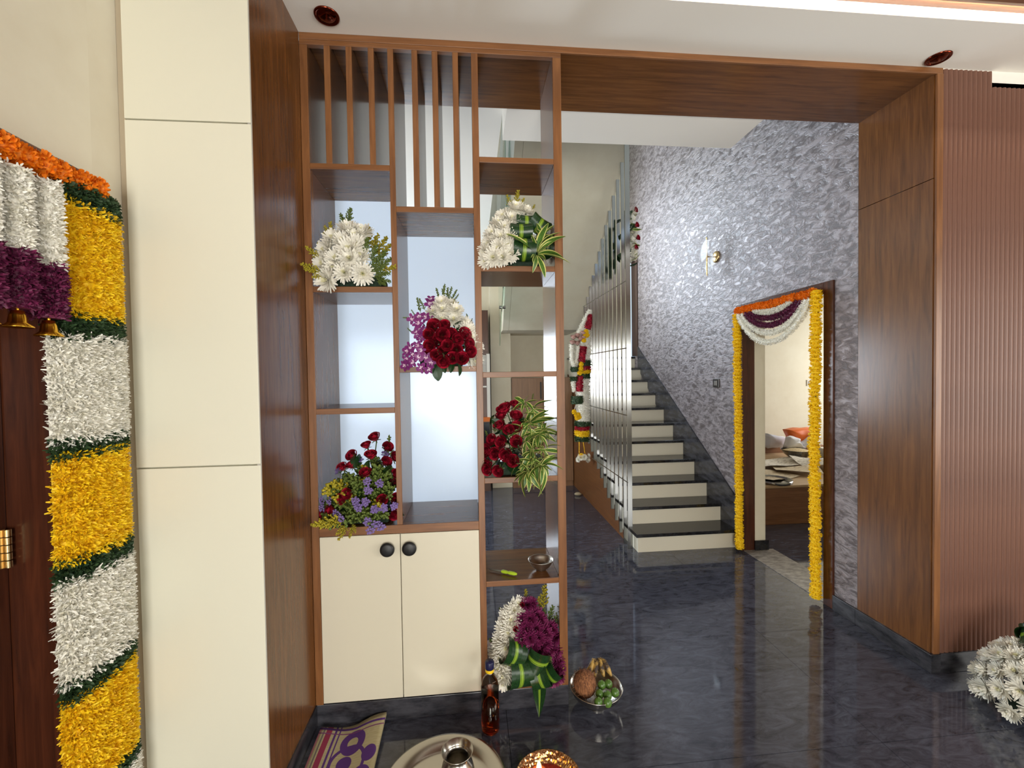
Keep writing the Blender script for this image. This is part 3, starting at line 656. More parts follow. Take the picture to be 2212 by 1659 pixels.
def rose_mesh(name, m, seed):
    rnd = random.Random(seed); q = B()
    for n, r, h, op in ((2, .14, 1.3, -.02), (3, .27, 1.32, -.02), (3, .42, 1.3, .02), (4, .58, 1.24, .10), (5, .74, 1.10, .24)):
        for k in range(n):
            a0 = 2 * PI * k / n + rnd.uniform(0, 1); wd_ = 2 * PI / n * 0.72
            vs = []; R_, C_ = 4, 5
            for i in range(R_ + 1):
                t = i / R_
                for j in range(C_ + 1):
                    s_ = j / C_ * 2 - 1; a = a0 + s_ * wd_ * (0.55 + .45 * t)
                    rr = r * (0.35 + 0.72 * math.sin(min(1, t * 1.15) * PI / 2)) + op * t * t * t + .03 * s_ * s_
                    z = h * t * (1 - .14 * s_ * s_) - .1 * op * (t ** 6)
                    vs.append((rr * math.cos(a), rr * math.sin(a), z - .1))
            q.add(vs, [(i * (C_ + 1) + j, i * (C_ + 1) + j + 1, (i + 1) * (C_ + 1) + j + 1, (i + 1) * (C_ + 1) + j) for i in range(R_) for j in range(C_)], 2 if (k + n) % 2 else 0, True)
    for k in range(5):
        a = 2 * PI * k / 5; q.petal((.1 * math.cos(a), .1 * math.sin(a), -.1), (math.cos(a), math.sin(a), .15), (0, 0, -1), .7, .3, .25, 1, 3)
    q.lathe([(.0001, -.35), (.1, -.33), (.2, -.12), (.3, .0), (.0001, .05)], (0, 0, 0), 8, 1)
    return q.mesh(name, [m, M_STEM, M_REDD if m is M_RED else m])
ROSE = [rose_mesh('rose', M_RED, s_) for s_ in (1, 2, 3)]
PINKB = rose_mesh('rosebud', M_PINK, 9)
def marigold_mesh(name, m, seed):
    rnd = random.Random(seed); q = B(); q.ball((0, 0, 0), .8, .8, .42, 10)
    for n, el, L in ((18, 2, .46), (18, 22, .44), (16, 44, .40), (12, 64, .34), (7, 82, .28), (16, -22, .42)):
        for k in range(n):
            a = 2 * PI * (k + rnd.random()) / n; e = math.radians(el + rnd.uniform(-8, 8))
            d = Vector((math.cos(a) * math.cos(e), math.sin(a) * math.cos(e), math.sin(e)))
            q.petal((d.x * .6, d.y * .6, d.z * .34), d, (rnd.uniform(-1, 1), rnd.uniform(-1, 1), 1), L, .34, rnd.uniform(-.1, .5), 0, 2)
    return q.mesh(name, [m])
MARY = [marigold_mesh('marigold_yellow', M_YELLOW, s_) for s_ in (1, 2, 3)]
MARO = [marigold_mesh('marigold_orange', M_ORANGE, s_) for s_ in (4, 5, 6)]
def sprig_mesh(name, mbud, seed, dens=1.0, spread=.22):
    """feathery flowering spray: stem of unit height with short budded side branches"""
    rnd = random.Random(seed); q = B(); q.tube([(0, 0, 0), (.02, 0, .5), (.0, .02, 1)], [.012, .009, .004], 4, 1)
    def oct_(c, r):
        x, y, z = c; q.add([(x + r, y, z), (x - r, y, z), (x, y + r, z), (x, y - r, z), (x, y, z + r), (x, y, z - r)],
                           [(0, 2, 4), (2, 1, 4), (1, 3, 4), (3, 0, 4), (2, 0, 5), (1, 2, 5), (3, 1, 5), (0, 3, 5)], 0, True)
    for k in range(int(20 * dens)):
        t = .28 + .70 * k / (20 * dens); a = k * 2.4; Lb = spread * (1.08 - t) + .03
        d = Vector((math.cos(a), math.sin(a), .9)).normalized(); p = Vector((.02 * math.sin(t * 3), 0, t))
        q.petal(p, d, (0, 0, 1), Lb, .02, .1, 1, 1)
        for j in range(6): oct_(p + d * Lb * (j + 1) / 5 + Vector((rnd.uniform(-.015, .015), rnd.uniform(-.015, .015), rnd.uniform(-.01, .02))), rnd.uniform(.024, .040))
    for j in range(6): oct_((rnd.uniform(-.012, .012), rnd.uniform(-.012, .012), .92 + j * .018), .018)
    return q.mesh(name, [mbud, M_STEM])
SPG = [sprig_mesh('goldenrod_sprig', M_GOLDROD, s_) for s_ in (1, 2)]
SPF = [sprig_mesh('fern_sprig', M_FERN, s_, 1.2, .26) for s_ in (3, 4)]
SPT = [sprig_mesh('heather_sprig', M_FERN, s_, .8, .10) for s_ in (5, 6)]
def statice_mesh(seed):
    rnd = random.Random(seed); q = B(); q.tube([(0, 0, 0), (0, 0, .7)], .02, 4, 1)
    for k in range(16):
        a = k * 2.4; r = .34 * math.sqrt(k / 16); c = Vector((r * math.cos(a), r * math.sin(a), .8 + .18 * rnd.random() - r * .4))
        q.tube([(0, 0, .55), tuple(c)], .008, 3, 1, False)
        for j in range(5):
            b_ = 2 * PI * j / 5; d = (math.cos(b_), math.sin(b_), .6); q.petal(c, d, (0, 0, 1), .13, .12, .2, 0, 2)
    return q.mesh('statice_sprig', [M_LILAC, M_STEM])
STAT = [statice_mesh(1), statice_mesh(2)]
def orchid_mesh():
    q = B()
    for k in range(5):
        a = 2 * PI * k / 5 + PI / 2; d = Vector((math.cos(a), math.sin(a), .25)).normalized()
        q.petal((d.x * .3, d.y * .3, .06), d, (0, 0, 1), .80, .95 if k in (1, 4) else .70, -.15, 0, 4)
        q.petal((0, 0, .0), d, (0, 0, 1), .45, .34, .1, 1, 2)
    q.petal((0, -.05, .08), (0, -.5, 1), (0, -1, 0), .5, .4, .4, 0, 3)
    q.ball((0, 0, .1), .1, .1, .14, 6, 1)
    return q.mesh('orchid_flower', [M_ORCH, M_ORCHW])
ORCH = orchid_mesh()
def strip_leaf(name, path, width, cols, mats):
    """leaf strip along path [(y,z)], unit; cols: list of (from,to,slot) across -1..1"""
    q = B(); n = len(path)
    for a, b_, mi in cols:
        vs = []
        for i, (y, z) in enumerate(path):
            t = i / (n - 1); w = width(t) * .5
            for s_ in (a, b_): vs.append((s_ * w, y - .18 * w * s_ * s_, z + .10 * w * s_ * s_))
        q.add(vs, [(2 * i, 2 * i + 1, 2 * i + 3, 2 * i + 2) for i in range(n - 1)], mi, True)
    return q.mesh(name, mats)
VCOL = [(-1, -.66, 1), (-.66, 0, 0), (0, .66, 0), (.66, 1, 1)]
lw_ = lambda t: .25 * (math.sin(PI * min(1, t * .92 + .06)) ** .8)
VAR = []
for bend in (.25, .55, .95):
    VAR.append(strip_leaf('variegated_leaf', [(bend * (i / 9) ** 2, (i / 9) * (1 - .35 * bend * (i / 9))) for i in range(10)], lw_, VCOL, [M_GREEN, M_CREAML]))
BROAD = strip_leaf('rose_leaf', [(.25 * (i / 6) ** 2, i / 6) for i in range(7)], lambda t: .62 * math.sin(PI * min(1, t * .95 + .03)) ** .7, [(-1, 0, 0), (0, 1, 0)], [M_DGREEN])
DCOL = [(-1, -.55, 0), (-.55, -.2, 0), (-.2, .2, 1), (.2, .55, 0), (.55, 1, 0)]
DCOL = [(-1, -.55, 0), (-.55, -.17, 0), (-.17, -.11, 1), (-.11, -.07, 0), (-.07, .10, 1), (.10, .13, 0), (.13, .17, 1), (.17, .55, 0), (.55, 1, 0)]
FOLD = strip_leaf('folded_leaf', [(.42 - .62 * math.cos(math.radians(-118 + 236 * i / 16)), .5 * math.sin(math.radians(-118 + 236 * i / 16))) for i in range(17)], lambda t: 1.0 - .45 * abs(2 * t - 1) ** 2.5, DCOL, [M_DGREEN, M_LIME])
def fold(par, p, w, h, tilt, yaw=0.0, pitch=0.0):
    """broad leaf folded into a loop bulging toward -Y; p = centre of the visible face"""
    ob = bpy.data.objects.new('folded_leaf', FOLD); COL.objects.link(ob); ob.parent = par
    ob.rotation_euler = (pitch, tilt, yaw); ob.location = Vector(p) - Vector(par.location); ob.scale = (w, h * .75, h)
TIP = strip_leaf('folded_leaf_tip', [(.06 * math.sin(i / 8 * 3), -i / 8) for i in range(9)], lambda t: .5 * (1 - t ** 1.6) + .01, DCOL, [M_DGREEN, M_LIME])
def out(p, c, k=1.0):
    """outward direction from arrangement core c"""
    d = Vector(p) - Vector(c); d.y -= abs(d.length) * .25 * k; return d.normalized()
FOAM = noise_color(mat('wet_floral_foam', (30, 48, 34), 0.9), (18, 34, 24), (42, 62, 44), 60)
def foam(par, x0, x1, y0, y1, z0, h):
    q = B(); q.box(x0, x1, y0, y1, z0, z0 + h); return mk('foam_block', q, FOAM, par, 0.01)
def flowers(par, name, meshes, pts, core, r, rnd, jit=.35, front=.6, stem=False):
    for p in pts:
        s_ = r * (p[3] if len(p) > 3 else 1.0) * rnd.uniform(.9, 1.1); p = Vector(p[:3])
        d = (p - Vector(core)).normalized() + Vector((rnd.uniform(-jit, jit), -front + rnd.uniform(-jit, jit) * .5, rnd.uniform(-jit, jit)))
        inst(name, rnd.choice(meshes), par, p, d, s_, rnd.uniform(0, 6.28))
        if stem:
            c_ = Vector(core) + Vector((rnd.uniform(-.03, .03), 0, rnd.uniform(-.02, .02))); q = B(); q.tube([c_, c_.lerp(p, .6) + Vector((0, .008, .01)), p - d.normalized() * s_ * .3], .0028, 5); mk('stem', q, M_STEM, par)
def sprigs(par, name, meshes, pairs, rnd):
    for a, b_ in pairs:
        a = Vector(a); b_ = Vector(b_); L_ = (b_ - a).length
        inst(name, rnd.choice(meshes), par, a, b_ - a, L_, rnd.uniform(0, 6.28))

# ================================================================== FLOWER ARRANGEMENTS
rnd = random.Random(5)
def statice(par, pairs, rn, r=.056):
    for a, b_ in pairs:
        d = Vector(b_) - Vector(a); inst('statice_sprig', rn.choice(STAT), par, Vector(b_) - d.normalized() * r * .85, d, r, rn.uniform(0, 6.28))
# --- white chrysanthemums and goldenrod, upper left bay
zA = 2.028; cA = (0.21, 0.14, 2.10)
aA = thing('flower_arrangement', 'white chrysanthemums with yellow goldenrod on the upper left shelf', 'flowers', (0.21, 0.1, zA), 'shelf flower arrangements')
foam(aA, 0.12, 0.33, 0.03, 0.20, zA, 0.06)
flowers(aA, 'chrysanthemum', MUMW, [(0.182, 0.040, 2.295), (0.120, 0.030, 2.248), (0.214, 0.030, 2.259), (0.240, 0.060, 2.287), (0.095, 0.020, 2.196), (0.164, 0.010, 2.231), (0.201, -0.020, 2.189), (0.088, 0.000, 2.127),
        (0.145, -0.020, 2.146), (0.203, -0.030, 2.147), (0.246, 0.000, 2.159), (0.181, -0.030, 2.084), (0.258, -0.020, 2.084), (0.106, -0.025, 2.052), (0.223, 0.000, 2.210), (0.139, -0.015, 2.111)], cA, 0.050, rnd)
bs = (0.21, 0.10, 2.09)
sprigs(aA, 'goldenrod_sprig', SPG, [((0.091, -0.020, 2.092), (0.023, -0.110, 2.104)), ((0.096, -0.020, 2.083), (0.033, -0.100, 2.081)), ((0.086, 0.000, 2.142), (0.030, -0.070, 2.190)), ((0.092, 0.080, 2.225), (0.067, 0.050, 2.288)), ((0.102, 0.090, 2.241), (0.097, 0.060, 2.341)),
        ((0.102, 0.090, 2.235), (0.070, 0.060, 2.322)), ((0.076, 0.070, 2.191), (0.042, 0.040, 2.238)), ((0.099, -0.020, 2.077), (0.056, -0.080, 2.054)), ((0.255, 0.080, 2.196), (0.270, 0.080, 2.329)), ((0.272, 0.060, 2.190), (0.319, 0.050, 2.285)), ((0.277, 0.050, 2.169), (0.356, 0.050, 2.273)),
        ((0.285, 0.050, 2.141), (0.377, 0.030, 2.233)), ((0.295, 0.030, 2.089), (0.405, -0.020, 2.118)), ((0.285, 0.080, 2.164), (0.295, 0.090, 2.288))], rnd)
sprigs(aA, 'fern_sprig', SPF, [((0.162, 0.100, 2.308), (0.180, 0.100, 2.421)), ((0.156, 0.100, 2.308), (0.130, 0.110, 2.397)), ((0.252, 0.030, 2.225), (0.249, 0.020, 2.262)), ((0.260, 0.000, 2.143), (0.280, -0.010, 2.247)), ((0.281, 0.000, 2.119), (0.319, 0.000, 2.217)), ((0.292, 0.000, 2.101), (0.356, 0.010, 2.196)),
        ((0.292, 0.000, 2.089), (0.382, 0.010, 2.159)), ((0.288, -0.010, 2.080), (0.378, -0.010, 2.087)), ((0.288, -0.010, 2.065), (0.379, 0.000, 2.052)), ((0.282, -0.010, 2.074), (0.336, -0.020, 2.133)), ((0.276, -0.010, 2.080), (0.316, -0.020, 2.151)), ((0.290, -0.020, 2.060), (0.352, -0.030, 2.079)), ((0.288, -0.010, 2.071), (0.357, -0.020, 2.121)),
        ((0.303, -0.010, 2.056), (0.361, -0.020, 2.033)), ((0.270, -0.010, 2.065), (0.305, -0.030, 2.100))], rnd)
# --- white chrysanthemums, folded leaves and variegated leaves, upper right bay
zC = 2.1274; cC = (0.97, 0.14, 2.19)
aC = thing('flower_arrangement', 'white chrysanthemums with folded dark leaves on the upper right shelf', 'flowers', (0.97, 0.1, zC), 'shelf flower arrangements')
foam(aC, 0.90, 1.10, 0.03, 0.20, zC, 0.06)
flowers(aC, 'chrysanthemum', MUMW, [(0.967, 0.050, 2.411), (1.020, 0.060, 2.402), (0.912, 0.050, 2.370), (0.948, 0.030, 2.353), (0.887, 0.040, 2.331), (0.916, 0.010, 2.303), (0.859, 0.030, 2.280), (0.888, 0.000, 2.255), (0.925, 0.000, 2.264), (0.841, 0.020, 2.232), (0.881, -0.020, 2.205),
        (0.924, -0.010, 2.219), (0.821, 0.000, 2.187), (0.853, -0.030, 2.158), (0.897, -0.035, 2.157), (0.933, -0.020, 2.177), (0.823, -0.010, 2.150), (1.141, 0.120, 2.212), (1.137, 0.140, 2.325)], cC, 0.043, rnd)
sprigs(aC, 'goldenrod_sprig', SPG, [((0.966, 0.070, 2.408), (0.984, 0.070, 2.513)), ((0.955, 0.070, 2.408), (0.930, 0.080, 2.493)), ((0.977, 0.070, 2.408), (1.013, 0.060, 2.472)), ((1.004, 0.070, 2.398), (1.022, 0.070, 2.445)), ((1.036, 0.080, 2.396), (1.067, 0.080, 2.450)), ((0.933, 0.070, 2.396), (0.903, 0.060, 2.408))], rnd)
for (p, w, h, tl, yw) in (((0.987, -0.015, 2.291), .047, .034, .0, .0), ((1.000, -0.030, 2.204), .047, .052, .08, .0), ((1.017, 0.020, 2.348), .045, .030, .02, .1), ((1.083, 0.030, 2.337), .045, .040, .55, .2), ((1.104, 0.050, 2.249), .05, .06, .2, .3)):
    fold(aC, p, w * 2.3, h * 2.1, tl, yw)
vb = (1.055, -0.030, 2.178)
for (e, s_) in (((1.082, -0.020, 2.320), 1.0), ((1.105, -0.010, 2.318), 1), ((1.147, 0.000, 2.293), 1), ((1.138, 0.000, 2.246), 1), ((1.181, -0.030, 2.193), 1), ((1.217, -0.040, 2.149), 1), ((1.121, -0.050, 2.130), 1), ((1.026, -0.050, 2.154), 1), ((1.111, -0.030, 2.239), 1),
        ((1.030, -0.050, 2.124), 1), ((1.093, -0.060, 2.065), 1), ((1.047, -0.060, 2.093), 1), ((1.116, -0.030, 2.208), 1), ((0.942, -0.070, 2.255), 1.2), ((1.039, -0.040, 2.266), 1)):
    v = Vector(e) - Vector(vb); inst('variegated_leaf', rnd.choice(VAR[:2]), aC, Vector(vb) + v * .08, v + Vector((0, -.02, .02)), v.length * s_ * .98, rnd.uniform(2.2, 4.0))
for k in range(12):
    a = -1.0 + k * .33; inst('variegated_leaf', VAR[k % 3], aC, (1.090, 0.000, 2.266), (math.cos(a), -.4, math.sin(a)), rnd.uniform(.06, .085), rnd.uniform(2.2, 4.0))
# --- roses, orchids and chrysanthemums, middle bay
zB = 1.6578; cB = (0.60, 0.14, 1.74)
aB = thing('flower_arrangement', 'red roses, purple orchids and white chrysanthemums on the middle shelf', 'flowers', (0.6, 0.1, zB), 'shelf flower arrangements')
foam(aB, 0.50, 0.70, 0.03, 0.18, zB, 0.05)
flowers(aB, 'chrysanthemum', MUMW, [(0.609, 0.040, 1.949), (0.607, 0.020, 1.919), (0.672, 0.030, 1.920), (0.568, 0.050, 1.911), (0.608, 0.030, 1.875), (0.662, 0.030, 1.875), (0.714, 0.030, 1.859), (0.725, 0.010, 1.824), (0.737, 0.010, 1.793), (0.754, 0.020, 1.754), (0.751, 0.030, 1.718), (0.753, 0.020, 1.684), (0.647, 0.070, 1.951)], cB, 0.041, rnd)
flowers(aB, 'rose', ROSE, [(0.577, 0.000, 1.841), (0.625, -0.010, 1.840), (0.553, -0.010, 1.805), (0.611, -0.030, 1.800), (0.701, -0.010, 1.801), (0.672, -0.030, 1.775), (0.637, -0.050, 1.751), (0.719, -0.020, 1.761), (0.559, -0.020, 1.756), (0.674, -0.030, 1.734), (0.727, -0.030, 1.722),
        (0.589, -0.040, 1.714), (0.619, -0.050, 1.689), (0.659, -0.050, 1.695), (0.700, -0.050, 1.689), (0.551, 0.000, 1.737), (0.584, 0.000, 1.773), (0.644, 0.000, 1.802), (0.617, -0.010, 1.727)], cB, 0.031, rnd, .4, .5, True)
flowers(aB, 'orchid_flower', [ORCH], [(0.554, 0.050, 1.981), (0.551, 0.050, 1.957), (0.472, 0.020, 1.883), (0.502, 0.020, 1.892), (0.531, 0.020, 1.889), (0.552, 0.020, 1.880), (0.498, 0.000, 1.860), (0.503, 0.000, 1.836), (0.529, 0.000, 1.827), (0.494, 0.000, 1.815), (0.511, 0.000, 1.797), (0.499, -0.030, 1.753),
        (0.514, -0.040, 1.732), (0.463, -0.020, 1.748), (0.448, -0.020, 1.728), (0.478, -0.030, 1.712), (0.505, -0.040, 1.703), (0.447, -0.020, 1.693), (0.474, -0.030, 1.680), (0.439, -0.030, 1.663), (0.537, -0.040, 1.700), (0.517, -0.050, 1.653), (0.548, -0.050, 1.647), (0.559, -0.040, 1.673), (0.541, -0.010, 1.778), (0.453, -0.020, 1.669)], cB, 0.025, rnd, .5, 1.0)
sprigs(aB, 'heather_sprig', SPT, [((0.613, 0.070, 1.963), (0.621, 0.080, 2.059)), ((0.629, 0.070, 1.963), (0.654, 0.080, 2.045)), ((0.598, 0.070, 1.963), (0.579, 0.080, 2.039)), ((0.619, 0.070, 1.957), (0.608, 0.080, 2.036)), ((0.641, 0.070, 1.957), (0.679, 0.070, 2.030)), ((0.647, 0.070, 1.957), (0.688, 0.070, 2.009)), ((0.628, 0.080, 1.958), (0.635, 0.090, 2.044)),
        ((0.509, 0.060, 1.900), (0.489, 0.060, 1.989)), ((0.537, 0.060, 1.912), (0.498, 0.070, 1.988)), ((0.484, 0.040, 1.886), (0.425, 0.030, 1.890)), ((0.493, 0.040, 1.882), (0.464, 0.040, 1.928)), ((0.482, 0.050, 1.808), (0.443, 0.040, 1.843)), ((0.732, 0.060, 1.850), (0.723, 0.060, 1.912)), ((0.735, 0.060, 1.850), (0.751, 0.060, 1.890))], rnd)
sprigs(aB, 'goldenrod_sprig', SPG, [((0.647, 0.060, 1.937), (0.687, 0.060, 1.968)), ((0.653, 0.060, 1.937), (0.666, 0.060, 1.980))], rnd)
for p, e in (((0.583, -0.050, 1.669), (0.592, -0.070, 1.596)), ((0.589, -0.050, 1.672), (0.561, -0.070, 1.634)), ((0.618, -0.050, 1.672), (0.619, -0.070, 1.631)), ((0.659, -0.050, 1.674), (0.645, -0.070, 1.633)), ((0.682, -0.050, 1.674), (0.699, -0.070, 1.618)), ((0.677, 0.030, 1.865), (0.683, 0.000, 1.814)), ((0.608, 0.000, 1.778), (0.588, -0.020, 1.724)), ((0.614, -0.010, 1.742), (0.630, -0.030, 1.714)), ((0.759, 0.050, 1.849), (0.763, 0.040, 1.805))):
    v = Vector(e) - Vector(p); inst('rose_leaf', BROAD, aB, p, v, v.length, rnd.uniform(2.6, 3.6))
for k in range(22):
    e = Vector((rnd.uniform(.50, .72), rnd.uniform(.02, .09), rnd.uniform(1.69, 1.86))); v = e - Vector(cB) + Vector((0, -.03, .02)); inst('rose_leaf', BROAD, aB, e, v, rnd.uniform(.05, .07), rnd.uniform(0, 6))
# --- roses, statice and goldenrod on the cupboard top
zD = 0.9213; cD = (0.24, 0.14, 1.0)
aD = thing('flower_arrangement', 'dark red roses with lilac statice and goldenrod on the cupboard top', 'flowers', (0.24, 0.1, zD), 'shelf flower arrangements')
foam(aD, 0.12, 0.34, 0.03, 0.20, zD, 0.07)
flowers(aD, 'rose', ROSE, [(0.279, 0.080, 1.311), (0.240, 0.070, 1.276), (0.179, 0.060, 1.233), (0.326, 0.090, 1.264), (0.266, 0.030, 1.233), (0.360, 0.080, 1.214), (0.322, 0.050, 1.201), (0.177, 0.050, 1.189), (0.129, 0.070, 1.176), (0.252, 0.000, 1.161), (0.370, 0.050, 1.139), (0.177, -0.020, 1.085), (0.323, -0.020, 1.053), (0.149, -0.010, 1.058),
        (0.368, 0.030, 1.037), (0.098, 0.000, 1.005), (0.362, 0.020, 0.974), (0.367, 0.060, 1.103), (0.051, 0.030, 0.985)], cD, 0.027, rnd, .4, .3, True)
statice(aD, [(cD, (0.106, 0.050, 1.175)), (cD, (0.325, 0.060, 1.245)), (cD, (0.053, -0.020, 1.052)), (cD, (0.056, -0.030, 1.026)), (cD, (0.087, -0.020, 1.051)), (cD, (0.259, -0.030, 1.136)), (cD, (0.212, -0.050, 1.054)), (cD, (0.255, -0.050, 1.049)), (cD, (0.226, -0.060, 1.028)), (cD, (0.297, -0.060, 1.015)), (cD, (0.337, -0.060, 1.020)),
        (cD, (0.380, -0.040, 1.021)), (cD, (0.126, -0.060, 1.004)), (cD, (0.152, -0.070, 0.984)), (cD, (0.270, -0.080, 0.969)), (cD, (0.306, -0.080, 0.955)), (cD, (0.327, -0.080, 0.942)), (cD, (0.283, -0.090, 0.932)), (cD, (0.207, 0.050, 1.221)), (cD, (0.312, -0.020, 1.122)), (cD, (0.266, -0.040, 1.097))], rnd)
sprigs(aD, 'goldenrod_sprig', SPG, [(cD, (0.095, -0.010, 1.134)), (cD, (0.070, -0.020, 1.115)), (cD, (0.070, -0.020, 1.093)), (cD, (0.112, -0.040, 1.074)), (cD, (0.155, -0.040, 1.092)), ((0.181, -0.030, 0.979), (0.045, -0.130, 0.979)), ((0.181, -0.030, 0.973), (0.073, -0.120, 0.968)), ((0.183, -0.040, 0.969), (0.130, -0.080, 0.917)), ((0.177, -0.040, 0.963), (0.143, -0.090, 0.895)),
        ((0.195, -0.040, 0.956), (0.191, -0.090, 0.902)), ((0.195, -0.040, 0.963), (0.217, -0.080, 0.922)), (cD, (0.325, -0.060, 1.036)), (cD, (0.239, 0.020, 1.203))], rnd)
sprigs(aD, 'fern_sprig', SPF, [(cD, (0.183, -0.010, 1.160)), (cD, (0.200, -0.020, 1.136)), (cD, (0.294, 0.000, 1.202)), (cD, (0.319, 0.000, 1.185)), (cD, (0.347, 0.000, 1.177)), (cD, (0.356, -0.020, 1.114)), (cD, (0.289, -0.030, 1.090)), (cD, (0.099, 0.030, 1.131)), (cD, (0.143, 0.030, 1.139)), (cD, (0.094, 0.000, 1.093)), (cD, (0.124, -0.030, 1.036)), (cD, (0.181, -0.050, 1.024)),
        (cD, (0.238, -0.060, 1.008)), (cD, (0.195, -0.060, 0.991)), (cD, (0.259, -0.070, 0.992)), (cD, (0.076, -0.030, 0.974)), (cD, (0.343, -0.050, 0.981)), (cD, (0.167, -0.070, 0.961)), (cD, (0.228, -0.070, 0.977)), (cD, (0.058, -0.020, 0.985)), (cD, (0.311, -0.060, 0.983)), (cD, (0.199, -0.020, 1.097)), (cD, (0.078, 0.000, 1.071)), (cD, (0.056, 0.000, 1.033)), (cD, (0.231, 0.050, 1.171)), (cD, (0.274, 0.080, 1.233)), (cD, (0.356, 0.060, 1.177)), (cD, (0.357, -0.030, 1.068)), (cD, (0.272, 0.020, 1.136)), (cD, (0.135, 0.060, 1.158)), (cD, (0.198, 0.070, 1.194)), (cD, (0.368, 0.000, 1.092)), (cD, (0.101, -0.070, 0.958)), (cD, (0.287, -0.080, 0.953))], rnd)
sprigs(aD, 'heather_sprig', SPT, [((0.329, 0.100, 1.183), (0.340, 0.100, 1.328)), ((0.336, 0.100, 1.183), (0.354, 0.100, 1.275))], rnd)
for e in ((0.226, 0.050, 1.240), (0.299, 0.060, 1.263), (0.281, -0.030, 1.042), (0.205, 0.040, 1.174), (0.347, 0.000, 1.138), (0.170, 0.000, 1.122), (0.132, 0.020, 1.096), (0.234, -0.010, 1.074), (0.193, 0.000, 1.040), (0.336, 0.000, 1.080), (0.260, -0.020, 1.017), (0.123, 0.000, 1.004), (0.286, 0.020, 1.155)):
    v = Vector(e) - Vector(cD); inst('rose_leaf', BROAD, aD, Vector(cD) + v * .6, v, .06, rnd.uniform(2.2, 4.0))
for k in range(26):
    a = rnd.uniform(-1.3, 1.3); e = Vector((cD[0] + .14 * math.sin(a), rnd.uniform(.0, .12), .95 + rnd.uniform(.02, .26) * math.cos(a))); inst('rose_leaf', BROAD, aD, e, (math.sin(a), rnd.uniform(-.6, .1), math.cos(a)), rnd.uniform(.05, .075), rnd.uniform(0, 6))
# --- roses and variegated leaves, right bay
zE = 1.1255; cE = (0.97, 0.15, 1.22)
aE = thing('flower_arrangement', 'red roses beside a spray of cream edged leaves on the right shelf', 'flowers', (0.97, 0.1, zE), 'shelf flower arrangements')
foam(aE, 0.86, 1.10, 0.03, 0.20, zE, 0.07)
flowers(aE, 'rose', ROSE, [(0.958, 0.100, 1.450), (0.911, 0.080, 1.437), (0.891, 0.080, 1.418), (0.952, 0.050, 1.398), (0.879, 0.050, 1.355), (0.917, 0.020, 1.340), (0.959, 0.040, 1.355), (0.887, 0.070, 1.400), (0.846, 0.040, 1.295), (0.890, 0.010, 1.292), (0.955, 0.010, 1.290), (0.817, 0.030, 1.248), (0.856, 0.010, 1.241), (0.906, -0.020, 1.242), (0.935, -0.030, 1.212),
        (0.813, 0.020, 1.200), (0.867, -0.040, 1.174), (0.820, -0.010, 1.173)], cE, 0.031, rnd, .45, .4, True)
for base, ends in (((0.995, 0.060, 1.471), [(0.930, 0.050, 1.526), (0.986, 0.060, 1.525), (1.016, 0.070, 1.518), (1.064, 0.050, 1.492), (0.934, 0.050, 1.470), (1.021, 0.020, 1.421), (0.978, 0.030, 1.442)]),
                   ((1.012, 0.030, 1.370), [(1.105, 0.050, 1.454), (1.124, 0.050, 1.438), (1.146, 0.050, 1.412), (1.052, 0.020, 1.398), (0.986, 0.020, 1.409), (0.972, 0.010, 1.373), (0.972, -0.010, 1.321), (1.030, -0.010, 1.319), (1.071, 0.010, 1.361), (1.008, 0.020, 1.421)]),
                   ((1.060, 0.020, 1.320), [(1.129, 0.050, 1.393), (1.140, 0.040, 1.362), (1.128, 0.030, 1.342), (1.084, -0.020, 1.288), (0.995, 0.000, 1.365), (0.968, -0.030, 1.229), (1.023, -0.020, 1.308), (1.118, 0.000, 1.272), (1.039, -0.030, 1.270), (1.090, 0.030, 1.359), (1.005, -0.020, 1.327), (1.134, 0.030, 1.310)]),
                   ((1.025, 0.000, 1.244), [(0.987, -0.010, 1.308), (0.968, -0.030, 1.232), (1.009, -0.040, 1.206), (1.052, -0.040, 1.204), (1.090, -0.020, 1.254), (0.965, -0.050, 1.173), (0.991, -0.040, 1.197), (1.061, -0.010, 1.284), (1.108, -0.020, 1.214)]),
                   ((1.065, -0.030, 1.180), [(1.144, -0.040, 1.226), (1.133, -0.020, 1.253), (1.126, -0.050, 1.186), (1.128, -0.050, 1.170), (1.122, -0.080, 1.087), (1.021, -0.090, 1.064), (0.985, -0.060, 1.169), (1.008, -0.030, 1.207), (1.065, -0.080, 1.099), (1.079, -0.070, 1.137), (1.044, -0.030, 1.218), (1.112, -0.030, 1.206)]),
                   ((0.999, -0.040, 1.158), [(0.918, -0.090, 1.086), (0.917, -0.080, 1.135), (0.949, -0.060, 1.167), (1.001, -0.090, 1.077), (1.029, -0.090, 1.088), (0.974, -0.090, 1.096), (1.052, -0.070, 1.126), (0.953, -0.070, 1.133), (1.028, -0.070, 1.130), (0.962, -0.030, 1.227)])):
    for e in ends:
        v = Vector(e) - Vector(base); L_ = max(v.length, .05)
        inst('variegated_leaf', rnd.choice(VAR), aE, Vector(base), v + Vector((0, -.015, .015)), L_ * 1.08, rnd.uniform(2.0, 4.3))
        w_ = Vector((v.x * .8 + rnd.uniform(-.03, .03), v.y + .03, v.z * .8 + rnd.uniform(-.03, .03)))
        inst('variegated_leaf', rnd.choice(VAR), aE, Vector(base) + Vector((rnd.uniform(-.02, .02), .03, rnd.uniform(-.02, .02))), w_, max(.06, w_.length), rnd.uniform(1.6, 4.6))
sprigs(aE, 'heather_sprig', SPT, [((0.855, 0.080, 1.305), (0.840, 0.080, 1.407)), ((0.917, 0.080, 1.418), (0.906, 0.090, 1.484)), ((1.039, 0.080, 1.469), (1.048, 0.090, 1.519)), ((0.834, 0.060, 1.271), (0.804, 0.060, 1.344))], rnd)
